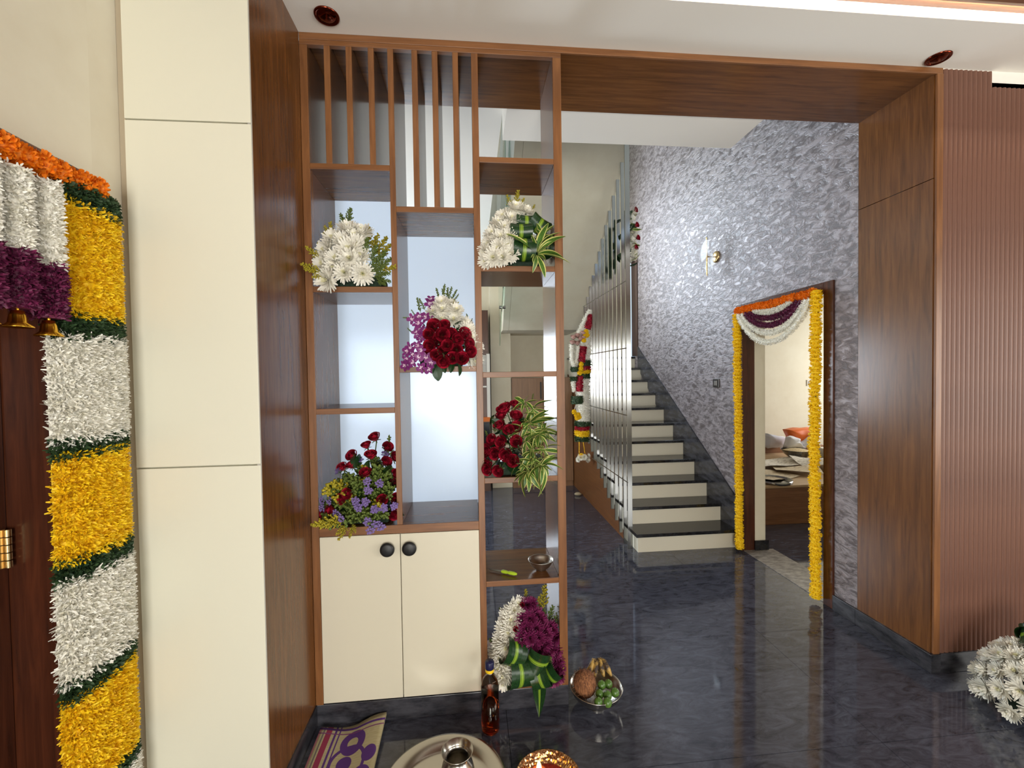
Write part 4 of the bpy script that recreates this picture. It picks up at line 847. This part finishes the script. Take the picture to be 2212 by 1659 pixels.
for e in ((0.870, 0.020, 1.319), (0.921, 0.000, 1.311), (0.913, 0.040, 1.378), (0.928, -0.010, 1.264), (0.838, 0.020, 1.277), (0.860, -0.010, 1.214), (0.895, -0.030, 1.192), (0.909, -0.040, 1.167), (0.942, -0.020, 1.244), (0.840, 0.000, 1.219), (0.927, -0.040, 1.148), (0.960, 0.000, 1.261)):
    v = Vector(e) - Vector(cE); inst('rose_leaf', BROAD, aE, Vector(cE) + v * .55, v, .07, rnd.uniform(2.2, 4.0))
for k in range(20):
    e = Vector((rnd.uniform(.83, .98), rnd.uniform(.05, .12), rnd.uniform(1.17, 1.42))); inst('rose_leaf', BROAD, aE, e, (rnd.uniform(-1, 1), -.3, rnd.uniform(-.5, 1)), rnd.uniform(.05, .07), rnd.uniform(0, 6))
for base in ((1.042, 0.060, 1.439), (1.097, 0.050, 1.346), (0.997, 0.020, 1.288), (1.084, 0.020, 1.248), (0.980, 0.000, 1.193), (1.033, -0.020, 1.195), (1.028, 0.040, 1.324), (1.067, 0.060, 1.400), (0.986, 0.030, 1.352)):
    for k in range(8):
        a = k * .785 + rnd.uniform(-.3, .3); inst('variegated_leaf', VAR[k % 3], aE, base, (math.cos(a), -.35, math.sin(a)), rnd.uniform(.07, .10), rnd.uniform(2.0, 4.3))
# --- white and magenta chrysanthemums with folded leaves, foot of the right bay
zF = 0.118; cF = (0.99, 0.16, 0.26)
aF = thing('flower_arrangement', 'white and magenta chrysanthemums with folded glossy leaves at the foot of the shelf', 'flowers', (0.97, 0.1, zF), 'shelf flower arrangements')
foam(aF, 0.86, 1.10, 0.03, 0.20, zF, 0.08)
flowers(aF, 'chrysanthemum', MUMW, [(0.953, 0.060, 0.468), (0.931, 0.050, 0.454), (0.904, 0.050, 0.424), (0.918, 0.030, 0.413), (0.881, 0.040, 0.373), (0.905, 0.010, 0.368), (0.924, 0.000, 0.347), (0.870, 0.030, 0.327), (0.863, 0.020, 0.303), (0.892, -0.010, 0.314), (0.842, 0.020, 0.268), (0.866, -0.010, 0.265), (0.854, -0.020, 0.231), (0.885, -0.020, 0.244), (0.873, -0.030, 0.201), (0.849, -0.010, 0.199), (0.868, -0.030, 0.170)], cF, 0.046, rnd, .3, .4)
flowers(aF, 'chrysanthemum', MUMM, [(1.017, 0.060, 0.475), (0.994, 0.050, 0.476), (0.963, 0.020, 0.421), (1.005, 0.020, 0.423), (1.040, 0.040, 0.426), (1.059, 0.030, 0.398), (0.986, 0.000, 0.389), (1.033, 0.000, 0.386), (0.958, -0.020, 0.352), (0.997, -0.030, 0.360), (1.040, -0.020, 0.351), (1.074, 0.000, 0.362), (1.111, 0.030, 0.363), (1.130, 0.020, 0.315), (1.070, -0.020, 0.318), (1.097, -0.010, 0.283), (1.125, 0.000, 0.259), (1.053, -0.030, 0.299), (1.135, 0.000, 0.216),
        (1.138, -0.010, 0.186), (1.130, -0.020, 0.157), (1.017, -0.030, 0.328), (1.107, -0.030, 0.146)], cF, 0.036, rnd, .4, .4)
flowers(aF, 'rosebud', [ROSE[0]], [(0.972, 0.040, 0.483), (0.931, -0.010, 0.394)], cF, 0.013, rnd)
sprigs(aF, 'goldenrod_sprig', SPG, [((1.079, 0.090, 0.384), (1.094, 0.100, 0.546)), ((1.068, 0.090, 0.374), (1.066, 0.100, 0.488)), ((0.999, 0.090, 0.444), (0.996, 0.100, 0.531)), ((1.148, -0.010, 0.165), (1.162, -0.020, 0.196))], rnd)
sprigs(aF, 'fern_sprig', SPF, [((0.922, 0.080, 0.400), (0.860, 0.090, 0.447)), ((1.093, 0.080, 0.335), (1.134, 0.090, 0.440)), ((1.118, 0.070, 0.317), (1.159, 0.080, 0.417)), ((0.999, 0.050, 0.412), (1.015, 0.050, 0.448)), ((1.111, 0.030, 0.331), (1.111, 0.030, 0.373)), ((0.903, 0.060, 0.285), (0.808, 0.050, 0.314)), ((1.077, -0.030, 0.225), (1.095, -0.050, 0.273)), ((0.903, -0.030, 0.157), (0.881, -0.050, 0.128)), ((1.085, 0.060, 0.379), (1.087, 0.070, 0.438))], rnd)
for (p, w, h, tl, yw) in (((0.916, -0.070, 0.303), .070, .080, .45, .4), ((1.024, -0.080, 0.276), .065, .070, -1.25, -.2), ((0.943, -0.090, 0.204), .072, .085, .10, .3), ((1.039, -0.090, 0.196), .055, .080, -.35, -.25), ((1.089, -0.050, 0.187), .06, .07, -.7, -.4)):
    fold(aF, p, w * 1.6, h * 1.45, tl, yw, rnd.uniform(-.35, .25))
inst('folded_leaf_tip', TIP, aF, (1.031, -0.090, 0.159), (.05, .12, 1), .13, PI)
for e in ((0.972, -0.070, 0.326), (0.920, -0.060, 0.157), (0.981, -0.060, 0.223), (1.068, -0.050, 0.173), (1.013, -0.050, 0.254)):
    v = Vector(e) - Vector(cF); inst('rose_leaf', BROAD, aF, Vector(cF) + v * .6, v, .08, rnd.uniform(2.2, 4.0))
# --- arrangement on the floor at the right picture edge
cG = (3.33, -0.32, 0.12)
aG = thing('flower_arrangement', 'white chrysanthemum arrangement with dark leaves on the floor by the fluted wall', 'flowers', (3.33, -0.3, 0.0))
foam(aG, 3.26, 3.42, -0.40, -0.22, 0.0, 0.10)
pg = []
for k in range(64):
    a = k * 2.4; e = .02 + 1.25 * (k / 64); pg.append((cG[0] + .20 * math.cos(a) * math.cos(e), cG[1] + .19 * math.sin(a) * math.cos(e), .04 + .27 * math.sin(e)))
flowers(aG, 'chrysanthemum', MUMW, pg, cG, 0.045, rnd, .3, .0)
for k in range(7):
    a = rnd.uniform(0, 6.28); fold(aG, (cG[0] + .07 * math.cos(a) + .04, cG[1] + .07 * math.sin(a), .33 + .03 * k / 7), .10, .10, rnd.uniform(-.8, .8), a + PI / 2)

# ================================================================== GARLANDS
def marigold_string(name, label, pts, r, meshes, seed, facing, grp, step=1.15):
    rn = random.Random(seed); P = [Vector(p) for p in pts]; t = thing(name, label, 'garland', tuple(P[-1] if P[-1].z < P[0].z else P[0]), grp)
    q = B(); q.tube(pts, r * .3, 6); mk('thread', q, M_STEM, t)
    L_ = [0]
    for i in range(1, len(P)): L_.append(L_[-1] + (P[i] - P[i - 1]).length)
    s_ = 0
    while s_ <= L_[-1]:
        i = max(k for k in range(len(P)) if L_[k] <= s_ + 1e-9); i = min(i, len(P) - 2)
        f = (s_ - L_[i]) / (L_[i + 1] - L_[i]); p = P[i].lerp(P[i + 1], f); d = (P[i + 1] - P[i]).normalized()
        inst('marigold', rn.choice(meshes), t, p + Vector((rn.uniform(-.004, .004), rn.uniform(-.004, .004), 0)), d + Vector((rn.uniform(-.18, .18), rn.uniform(-.18, .18), rn.uniform(-.18, .18))), r * rn.uniform(.92, 1.1), rn.uniform(0, 6.28))
        s_ += r * step * .82
    return t
marigold_string('marigold_garland', 'thick orange marigold string along the top of the left door frame', [(-0.392, -0.60, 2.205), (-0.392, -0.72, 2.195), (-0.392, -1.3, 2.19)], 0.034, MARO, 3, None, 'marigold strings', .8)
marigold_string('marigold_garland', 'orange marigold string along the top of the right door frame', [(3.105, 1.60, 2.145), (3.10, 1.2, 2.135), (3.105, 0.73, 2.145)], 0.037, MARO, 4, None, 'marigold strings', .8)
marigold_string('marigold_garland', 'yellow marigold string down the door jamb next to the stair', [(3.10, 1.612, 2.11), (3.10, 1.60, 1.2), (3.10, 1.585, 0.04)], 0.037, MARY, 5, None, 'marigold strings', 1.0)
marigold_string('marigold_garland', 'yellow marigold string down the door jamb next to the walnut casing', [(3.095, 0.715, 2.145), (3.095, 0.73, 1.1), (3.095, 0.715, 0.04)], 0.037, MARY, 6, None, 'marigold strings', 1.0)
def swag(y0, y1, z0, z1, zb, n=22, x=3.10):
    pts = []
    for k in range(n + 1):
        t = k / n; y = y0 + (y1 - y0) * t; zz = z0 + (z1 - z0) * t; sag = (zz - zb) * (1 - (2 * t - 1) ** 2) ** .85
        pts.append((x, y, zz - sag))
    return pts
for (nm, m, a, lb) in (('white_swag', M_PETALW, swag(1.575, .755, 2.11, 2.11, 1.838, x=3.09), 'lowest white flower swag hanging in the right doorway'),
                       ('white_swag', M_PETALW, swag(1.525, .80, 2.11, 2.11, 1.912, x=3.095), 'white flower swag just below the purple ones in the right doorway'),
                       ('purple_swag', M_PURPLE, swag(1.475, .84, 2.11, 2.11, 1.972, x=3.09), 'lower purple flower swag in the right doorway'),
                       ('purple_swag', M_PURPLE, swag(1.425, .88, 2.115, 2.115, 2.030, x=3.095), 'upper purple flower swag in the right doorway'),
                       ('white_swag', M_PETALW, swag(1.36, .93, 2.12, 2.12, 2.078, x=3.09), 'short topmost white flower swag in the right doorway')):
    q = B(); q.tube(a, .014, 8); tufts(q, 2800, tube_fn(a, .0145), .012, .005, 0, len(lb))
    tag(mk(nm, q, m), lb, 'garland', 'swags in the right doorway')

# garlands on the steel bars
def ptx(*a): return a
g2 = thing('flower_garland', 'thick white garland with red, yellow and green bands hanging on the steel bars', 'garland', (2.09, 3.05, 0.56))
def ring(par, name, c, r, h, m, n, seed, L=.016, w=.008):
    q = B(); pth = [(c[0], c[1], c[2] - h / 2), (c[0], c[1], c[2] + h / 2)]; q.tube(pth, r * .96, 12); tufts(q, n, tube_fn(pth, r * .95), L, w, 0, seed); return stuff(mk(name, q, m, par))
GX = lambda z: 2.060 + (z - 1.0) * .055
for nm, z1, z0, m, r in (('white_roll', 2.15, 1.76, M_PETALW, .066), ('leaf_ring', 1.77, 1.70, M_GGREEN, .080), ('red_ring', 1.70, 1.65, M_RED, .072), ('yellow_ring', 1.65, 1.61, M_YELLOW, .074), ('leaf_ring', 1.61, 1.55, M_GGREEN, .070),
                         ('white_roll', 1.55, 1.03, M_PETALW, .076), ('leaf_ring', 1.04, .98, M_GGREEN, .088), ('red_ring', .98, .93, M_RED, .076), ('yellow_ring', .93, .86, M_YELLOW, .078), ('leaf_ring', .86, .80, M_GGREEN, .076)):
    zc = (z0 + z1) / 2; ring(g2, nm, (GX(zc), 3.05, zc), r * .92, z1 - z0, m, int(2600 * (z1 - z0) + 260), int(zc * 1000), .02, .010)
for dx in (-.02, .025):
    q = B(); q.tube([(2.04 + dx, 3.05, .80), (2.05 + dx * 1.6, 3.05, .64)], .008, 6); mk('gold_tassel', q, M_GOLD, g2)
for k in range(9):
    a = k * 2.4; inst('chrysanthemum', MUMW[k % 3], g2, (2.055 + .07 * math.cos(a) * (.4 + k / 12), 3.03 + .05 * math.sin(a), .60 + .02 * math.sin(k)), (math.cos(a), math.sin(a) - .5, .3), .034, k)
inst('marigold', MARY[0], g2, (2.03, 2.99, .63), (-.2, -1, .3), .035)
g3 = thing('flower_garland', 'slim jasmine and red garland with pink rosebuds left of the thick white garland', 'garland', (1.95, 3.0, 1.1))
for k, pth in enumerate(([(2.16, 3.02, 2.36), (2.08, 3.0, 2.22), (2.00, 2.98, 2.07)], [(2.18, 3.02, 2.36), (2.10, 3.0, 2.20), (2.045, 2.98, 2.10)], [(1.925, 2.98, 1.96), (1.925, 2.98, 1.78), (1.955, 2.98, 1.70)], [(2.01, 2.98, 1.98), (1.995, 2.98, 1.82), (1.965, 2.98, 1.72)], [(1.94, 2.98, 1.52), (1.955, 2.98, 1.40)])):
    flower_rope('jasmine_strand', pth, .022, M_PETALW, g3, 420, .014, .007, 60 + k)
for k, pth in enumerate(([(2.17, 2.99, 2.30), (2.11, 2.97, 2.14)], [(2.06, 2.96, 1.93), (2.035, 2.96, 1.75)], [(2.01, 2.96, 1.58), (2.005, 2.96, 1.40)])):
    flower_rope('red_strand', pth, .032, M_RED, g3, 600, .016, .010, 80 + k)
for k, (x, z) in enumerate(((1.99, 2.07), (1.94, 2.05), (2.05, 2.10), (1.93, 1.99), (2.02, 2.03), (2.06, 2.05), (1.99, 1.98))): inst('rosebud', PINKB, g3, (x, 2.955, z - .03), (rv(.3), -.4, 1), .036, k)
for k, (x, z) in enumerate(((2.09, 2.10), (2.075, 2.05), (2.06, 2.0), (2.10, 2.06), (2.025, 1.72), (2.02, 1.67), (2.005, 1.62))): inst('marigold', MARY[k % 3], g3, (x, 2.935, z), (0, -1, .2), .03, k)
ring(g3, 'leaf_ring', (1.965, 2.98, 1.66), .046, .06, M_GGREEN, 260, 5); ring(g3, 'leaf_ring', (1.955, 2.98, 1.55), .046, .05, M_GGREEN, 260, 6); ring(g3, 'leaf_ring', (1.975, 2.96, 1.30), .062, .09, M_GGREEN, 420, 7)
for k, (x, z) in enumerate(((1.94, 1.16), (1.965, 1.12), (1.99, 1.13), (1.975, 1.09), (2.0, 1.10))):
    q = B(); q.tube([(1.975, 2.97, 1.27), (x, 2.97, z)], .003, 4); mk('thread', q, M_PETALW, g3)
    inst('marigold', MARY[k % 3], g3, (x, 2.96, z), (rv(.3), -1, .2), .03, k)
g4 = thing('flower_garland', 'upright spray of white flowers and red roses on the tall steel bars', 'garland', (2.24, 2.0, 2.62))
for k in range(16):
    z = 2.70 + .43 * (k / 15); inst('chrysanthemum', MUMW[k % 3], g4, (2.285 + rv(.03), 2.0 + rv(.05), z), (.7 + rv(.4), -.5 + rv(.4), rv(.4)), .042, k)
for z, x in ((3.14, 2.30), (3.0, 2.31), (2.88, 2.32), (2.79, 2.30)): inst('rose', ROSE[0], g4, (x, 1.95, z), (.6, -.8, .2), .026)
for k in range(12):
    z = 2.64 + .045 * k; inst('rose_leaf', BROAD, g4, (2.25, 2.02, z), (rv(1), -.3 + rv(.4), .2 + rv(.6)), .10, k)
for k in range(8): inst('variegated_leaf', VAR[k % 3], g4, (2.28, 1.99, 2.68 + .06 * k), (.8, -.3 + rv(.4), rv(.7)), .10, k)
q = B(); q.tube([(2.235, 2.03, 2.62), (2.235, 2.03, 3.16)], .03, 8); mk('leaf_core', q, M_GGREEN, g4)

# ================================================================== THINGS ON THE SHELF AND THE FLOOR
steel_bowl('steel_bowl', (1.075, 0.095, 0.629), 0.062, 0.05, 'small empty steel bowl on the right shelf beside the knife', 'bowl', .42, mat('satin_steel', (206, 202, 194), 0.36, 1.0))
kn = thing('knife', 'small kitchen knife with lime green handle on the right shelf', 'knife', (0.89, 0.075, 0.629))
ka, kb2 = Vector((0.812, 0.118, 0.637)), Vector((0.945, 0.034, 0.640)); kd = (kb2 - ka).normalized(); kp = Vector((kd.y, -kd.x, 0))
m1 = ka.lerp(kb2, .47)
q = B(); vs = [ka, ka.lerp(kb2, .12) + kp * .010, m1 + kp * .010, m1 - kp * .009]; q.add([v + Vector((0, 0, -.0008)) for v in vs] + [v + Vector((0, 0, .0008)) for v in vs], [(3, 2, 1, 0), (4, 5, 6, 7), (0, 1, 5, 4), (1, 2, 6, 5), (2, 3, 7, 6), (3, 0, 4, 7)])
mk('blade', q, M_STEEL, kn)
q = B(); q.tube([m1 + (kb2 - m1) * t for t in (0, .1, .3, .45, .5, .6, .85, 1)], [.006, .009, .0085, .0065, .0085, .009, .0085, .005], 10)
mk('handle', q, mat('lime_plastic', (182, 214, 52), 0.35), kn)
# oil bottle
bt = thing('oil_bottle', 'clear bottle of dark amber oil with a blue cap on the floor', 'bottle', (0.801, -0.116, 0.0))
bc = (0.801, -0.116, 0.0)
M_PET = mat('clear_plastic', (242, 240, 236), 0.04, Transmission_Weight=1.0, IOR=1.12)
q = B(); q.lathe([(.0001, .003), (.034, .001), (.041, .012), (.040, .19), (.041, .205), (.034, .235), (.018, .262), (.0165, .285)], bc, 32); mk('body', q, M_PET, bt)
q = B(); q.lathe([(.0001, .006), (.034, .005), (.0385, .014), (.0378, .188), (.0001, .188)], bc, 32)
M_OIL = mat('amber_oil', (196, 78, 30), 0.05, Transmission_Weight=1.0, IOR=1.33); mk('oil', q, M_OIL, bt)
q = B(); q.lathe([(.0185, .272), (.0195, .274), (.0195, .284), (.0185, .286), (.0001, .286)], bc, 28); mk('neck_ring', q, mat('yellow_plastic', (240, 200, 30), 0.4), bt)
q = B(); q.lathe([(.019, .286), (.0205, .289), (.0205, .315), (.018, .321), (.0001, .322)], bc, 28); mk('cap', q, mat('navy_cap', (24, 26, 66), 0.4), bt)
# fruit bowl with fruit
fb0 = (1.322, -0.01, 0.0)
fbw = thing('fruit_bowl', 'oval steel footed bowl holding coconut and limes beside the shelf foot', 'bowl', fb0)
q = B(); q.lathe([(.0001, .022), (.04, .024), (.09, .04), (.116, .068), (.124, .088), (.129, .089), (.126, .084), (.119, .063), (.092, .034), (.045, .018), (.045, .012), (.055, .0), (.052, .0), (.040, .012), (.0001, .014)], fb0, 44); mk('bowl', q, M_BSTEEL, fbw)
M_COIR = noise_color(mat('brown_coconut_husk', (132, 82, 50), 0.85), (92, 54, 32), (168, 112, 72), 24, (6, 6, 1), bump=0.8)
q = B(); q.ball((1.268, -0.005, 0.098), .056, .058, .062, 20); q.ball((1.278, -0.04, 0.082), .012, .012, .02, 8)
tufts(q, 260, lambda r_: ((lambda v: (Vector((1.268, -0.005, .098)) + Vector((v.x * .056, v.y * .058, v.z * .062)), v))(Vector((r_.gauss(0, 1), r_.gauss(0, 1), r_.gauss(0, 1))).normalized())), .014, .002, 0, 3, .6)
tag(mk('coconut', q, M_COIR), 'brown husky coconut in the fruit bowl', 'coconut')
M_LIMEF = noise_color(mat('green_lime_skin', (72, 110, 44), 0.3), (52, 88, 34), (104, 138, 60), 14, bump=0.05)
for i, (x, y, z, lb) in enumerate(((1.324, -.068, .088, 'lime touching the coconut'), (1.381, -.022, .098, 'lime just below the bananas'), (1.398, -.070, .090, 'lime nearest the bowl rim on the right'), (1.357, -.085, .090, 'lime in the middle of the cluster'), (1.345, -.030, .102, 'lime between the coconut and the bananas'), (1.305, -.112, .084, 'lime at the front left of the cluster'), (1.345, -.122, .086, 'lime at the front right of the cluster'))):
    q = B(); q.ball((x, y, z), .0205, .0205, .0215, 14); q.ball((x, y, z + .0215), .004, .004, .004, 6); tag(mk('lime', q, M_LIMEF), 'green ' + lb, 'lime', 'limes in the fruit bowl')
M_BAN = noise_color(mat('ripe_banana_skin', (170, 130, 60), 0.55), (52, 36, 26), (186, 150, 76), 30, lo=0.42, hi=0.58)
bb = thing('banana_bunch', 'bunch of small spotted bananas at the back of the fruit bowl', 'bananas', (1.35, 0.06, 0.09))
for k in range(4):
    a = -.75 + k * .5; pts = [(1.345 + .012 * k - .01, .085, .158), (1.345 + .02 * math.sin(a) + .01 * k, .072, .150), (1.345 + .055 * math.sin(a) + .006 * k, .048, .125), (1.345 + .075 * math.sin(a) + .006 * k, .03, .098)]
    q = B(); q.tube(pts, [.005, .012, .015, .005], 8); mk('banana', q, M_BAN, bb)
q = B(); q.ball((2.12, 3.55, .022), .05, .035, .022, 10); tag(mk('crumpled_packet', q, mat('beige_packet', (176, 160, 130), .7)), 'small crumpled beige packet on the floor by the stair panelling', 'packet')
# big plate, pot
pc = (0.612, -0.392, 0.0)
q = B(); q.lathe([(.0001, .006), (.165, .006), (.185, .012), (.20, .028), (.235, .030), (.243, .032), (.244, .029), (.235, .026), (.203, .023), (.188, .004), (.166, .0), (.0001, .0)], pc, 64)
tag(mk('thali_plate', q, M_BSTEEL), 'large round steel tray on the floor under the water pot', 'plate')
pc = (0.662, -0.392, 0.0305 - .023)
q = B(); q.lathe([(.0001, .0), (.038, .0), (.054, .018), (.064, .048), (.066, .075), (.058, .105), (.042, .122), (.040, .130), (.046, .142), (.060, .156), (.062, .157), (.060, .152), (.044, .138), (.037, .129), (.039, .120), (.054, .100), (.060, .07), (.05, .02), (.0001, .006)], pc, 48)
tag(mk('water_pot', q, M_BSTEEL), 'rounded steel water pot with flared rim standing on the tray', 'pot')
# oil lamp bowl
lc = (1.012, -0.430, 0.0)
lp = thing('oil_lamp', 'hammered brass bowl with red powder and a burning wick', 'oil lamp', lc)
M_HAM = mat('hammered_brass', (214, 168, 122), 0.2, 1.0)
N, L, b = nodes(M_HAM); vo = N.new('ShaderNodeTexVoronoi'); vo.inputs['Scale'].default_value = 60; bpn = N.new('ShaderNodeBump'); bpn.inputs['Strength'].default_value = .6; bpn.inputs['Distance'].default_value = .01
tc = N.new('ShaderNodeTexCoord'); L.new(tc.outputs['Object'], vo.inputs['Vector']); L.new(vo.outputs['Distance'], bpn.inputs['Height']); L.new(bpn.outputs[0], b.inputs['Normal'])
q = B(); q.lathe([(.0001, .0), (.05, .0), (.09, .016), (.118, .044), (.126, .055), (.129, .056), (.127, .051), (.119, .039), (.09, .011), (.0001, .006)], lc, 48); mk('bowl', q, M_HAM, lp)
q = B(); q.lathe([(.0001, .034), (.05, .030), (.095, .024), (.098, .018)], lc, 32); stuff(mk('red_powder', q, noise_color(mat('vermilion_powder', (196, 48, 24), 0.9), (160, 30, 14), (220, 76, 40), 60, bump=.5), lp))
q = B(); q.lathe([(.0001, .03), (.022, .032), (.030, .045), (.031, .052), (.027, .046), (.0001, .04)], (lc[0] - .032, lc[1] + .035, 0), 20); mk('clay_cup', q, mat('terracotta', (150, 80, 50), .8), lp)
M_FLAME = bpy.data.materials.new('flame'); M_FLAME.use_nodes = True; bb_ = M_FLAME.node_tree.nodes['Principled BSDF']; bb_.inputs['Emission Color'].default_value = (1, .42, .08, 1); bb_.inputs['Emission Strength'].default_value = 14; bb_.inputs['Base Color'].default_value = (1, .5, .1, 1)
q = B(); q.lathe([(.0001, .046), (.008, .05), (.011, .06), (.008, .078), (.0001, .098)], (lc[0] - .032, lc[1] + .035, 0), 14); mk('flame', q, M_FLAME, lp)
# woven mat
M_MAT = mat('woven_mat', (180, 168, 128), 0.9)
N, L, b = nodes(M_MAT)
tc = N.new('ShaderNodeTexCoord'); sp = N.new('ShaderNodeSeparateXYZ'); L.new(tc.outputs['Object'], sp.inputs[0])
def mrange(val, a, b_):
    n = N.new('ShaderNodeMath'); n.operation = 'COMPARE'; n.inputs[1].default_value = (a + b_) / 2; n.inputs[2].default_value = (b_ - a) / 2; L.new(val, n.inputs[0]); return n.outputs[0]
def mixc(fac, c0, c1):
    n = N.new('ShaderNodeMix'); n.data_type = 'RGBA'; L.new(fac, n.inputs[0])
    if isinstance(c0, tuple): n.inputs[6].default_value = c0
    else: L.new(c0, n.inputs[6])
    n.inputs[7].default_value = c1; return n.outputs[2]
wv = N.new('ShaderNodeTexNoise'); wv.inputs['Scale'].default_value = 30; wm = N.new('ShaderNodeMapping'); wm.inputs['Scale'].default_value = (1, 12, 1); L.new(tc.outputs['Object'], wm.inputs[0]); L.new(wm.outputs[0], wv.inputs['Vector'])
cr = N.new('ShaderNodeValToRGB'); cr.color_ramp.elements[0].color = lin(150, 138, 100); cr.color_ramp.elements[1].color = lin(198, 188, 150); L.new(wv.outputs['Fac'], cr.inputs[0]); c0 = cr.outputs[0]
def dist(cx, cy, sy=1.0):
    vm = N.new('ShaderNodeVectorMath'); vm.operation = 'SUBTRACT'; vm.inputs[1].default_value = (cx, cy, 0); L.new(tc.outputs['Object'], vm.inputs[0])
    v2 = N.new('ShaderNodeVectorMath'); v2.operation = 'MULTIPLY'; v2.inputs[1].default_value = (1, sy, 0); L.new(vm.outputs[0], v2.inputs[0])
    ln = N.new('ShaderNodeVectorMath'); ln.operation = 'LENGTH'; L.new(v2.outputs[0], ln.inputs[0]); return ln.outputs['Value']
PUR = lin(84, 44, 118)
for (cx, cy, a, b_) in ((.02, .075, .022, .052), (.02, -.03, .062, .075), (.105, .0, 0, .030), (.09, -.10, 0, .040), (-.02, -.10, 0, .045), (.01, -.03, .0, .03)): c0 = mixc(mrange(dist(cx, cy, .8), a, b_), c0, PUR)
for (a, b_, col_) in ((-.16, -.135, lin(206, 132, 142)), (-.125, -.118, lin(110, 104, 96)), (-.112, -.088, lin(142, 44, 74)), (-.075, -.066, PUR), (-.056, -.050, PUR)): c0 = mixc(mrange(sp.outputs['X'], a, b_), c0, col_)
c0 = mixc(mrange(sp.outputs['Y'], .150, .162), c0, PUR); c0 = mixc(mrange(sp.outputs['Y'], .128, .134), c0, lin(120, 60, 110))
L.new(c0, b.inputs['Base Color'])
q = B(); n = 16; vs = []
for s_ in (0.0, .014):
    for i in range(n + 1):
        for j in range(n + 1):
            u_ = i / n; v_ = j / n; vs.append((.035 + .285 * u_ + .0 * v_, -.40 + .355 * v_ + .03 * u_ * v_, s_ + .004 + .010 * math.sin(u_ * 7 + v_ * 2) * v_ + .030 * max(0, u_ - .55) * v_ * 2))
k = (n + 1) ** 2
for o_, fl in ((0, 1), (k, 0)):
    for i in range(n):
        for j in range(n):
            f = (o_ + i * (n + 1) + j, o_ + (i + 1) * (n + 1) + j, o_ + (i + 1) * (n + 1) + j + 1, o_ + i * (n + 1) + j + 1); q.f.append(f[::-1] if fl else f); q.m.append(0); q.s.append(True)
edge = [i * (n + 1) for i in range(n + 1)] + [n * (n + 1) + j for j in range(1, n + 1)] + [i * (n + 1) + n for i in range(n - 1, -1, -1)] + [j for j in range(n - 1, 0, -1)]
for a, c_ in zip(edge, edge[1:] + edge[:1]): q.f.append((a, c_, c_ + k, a + k)); q.m.append(0); q.s.append(False)
q.v = vs
tag(mk('woven_mat', q, M_MAT), 'folded beige woven mat with purple motifs against the plinth', 'mat')
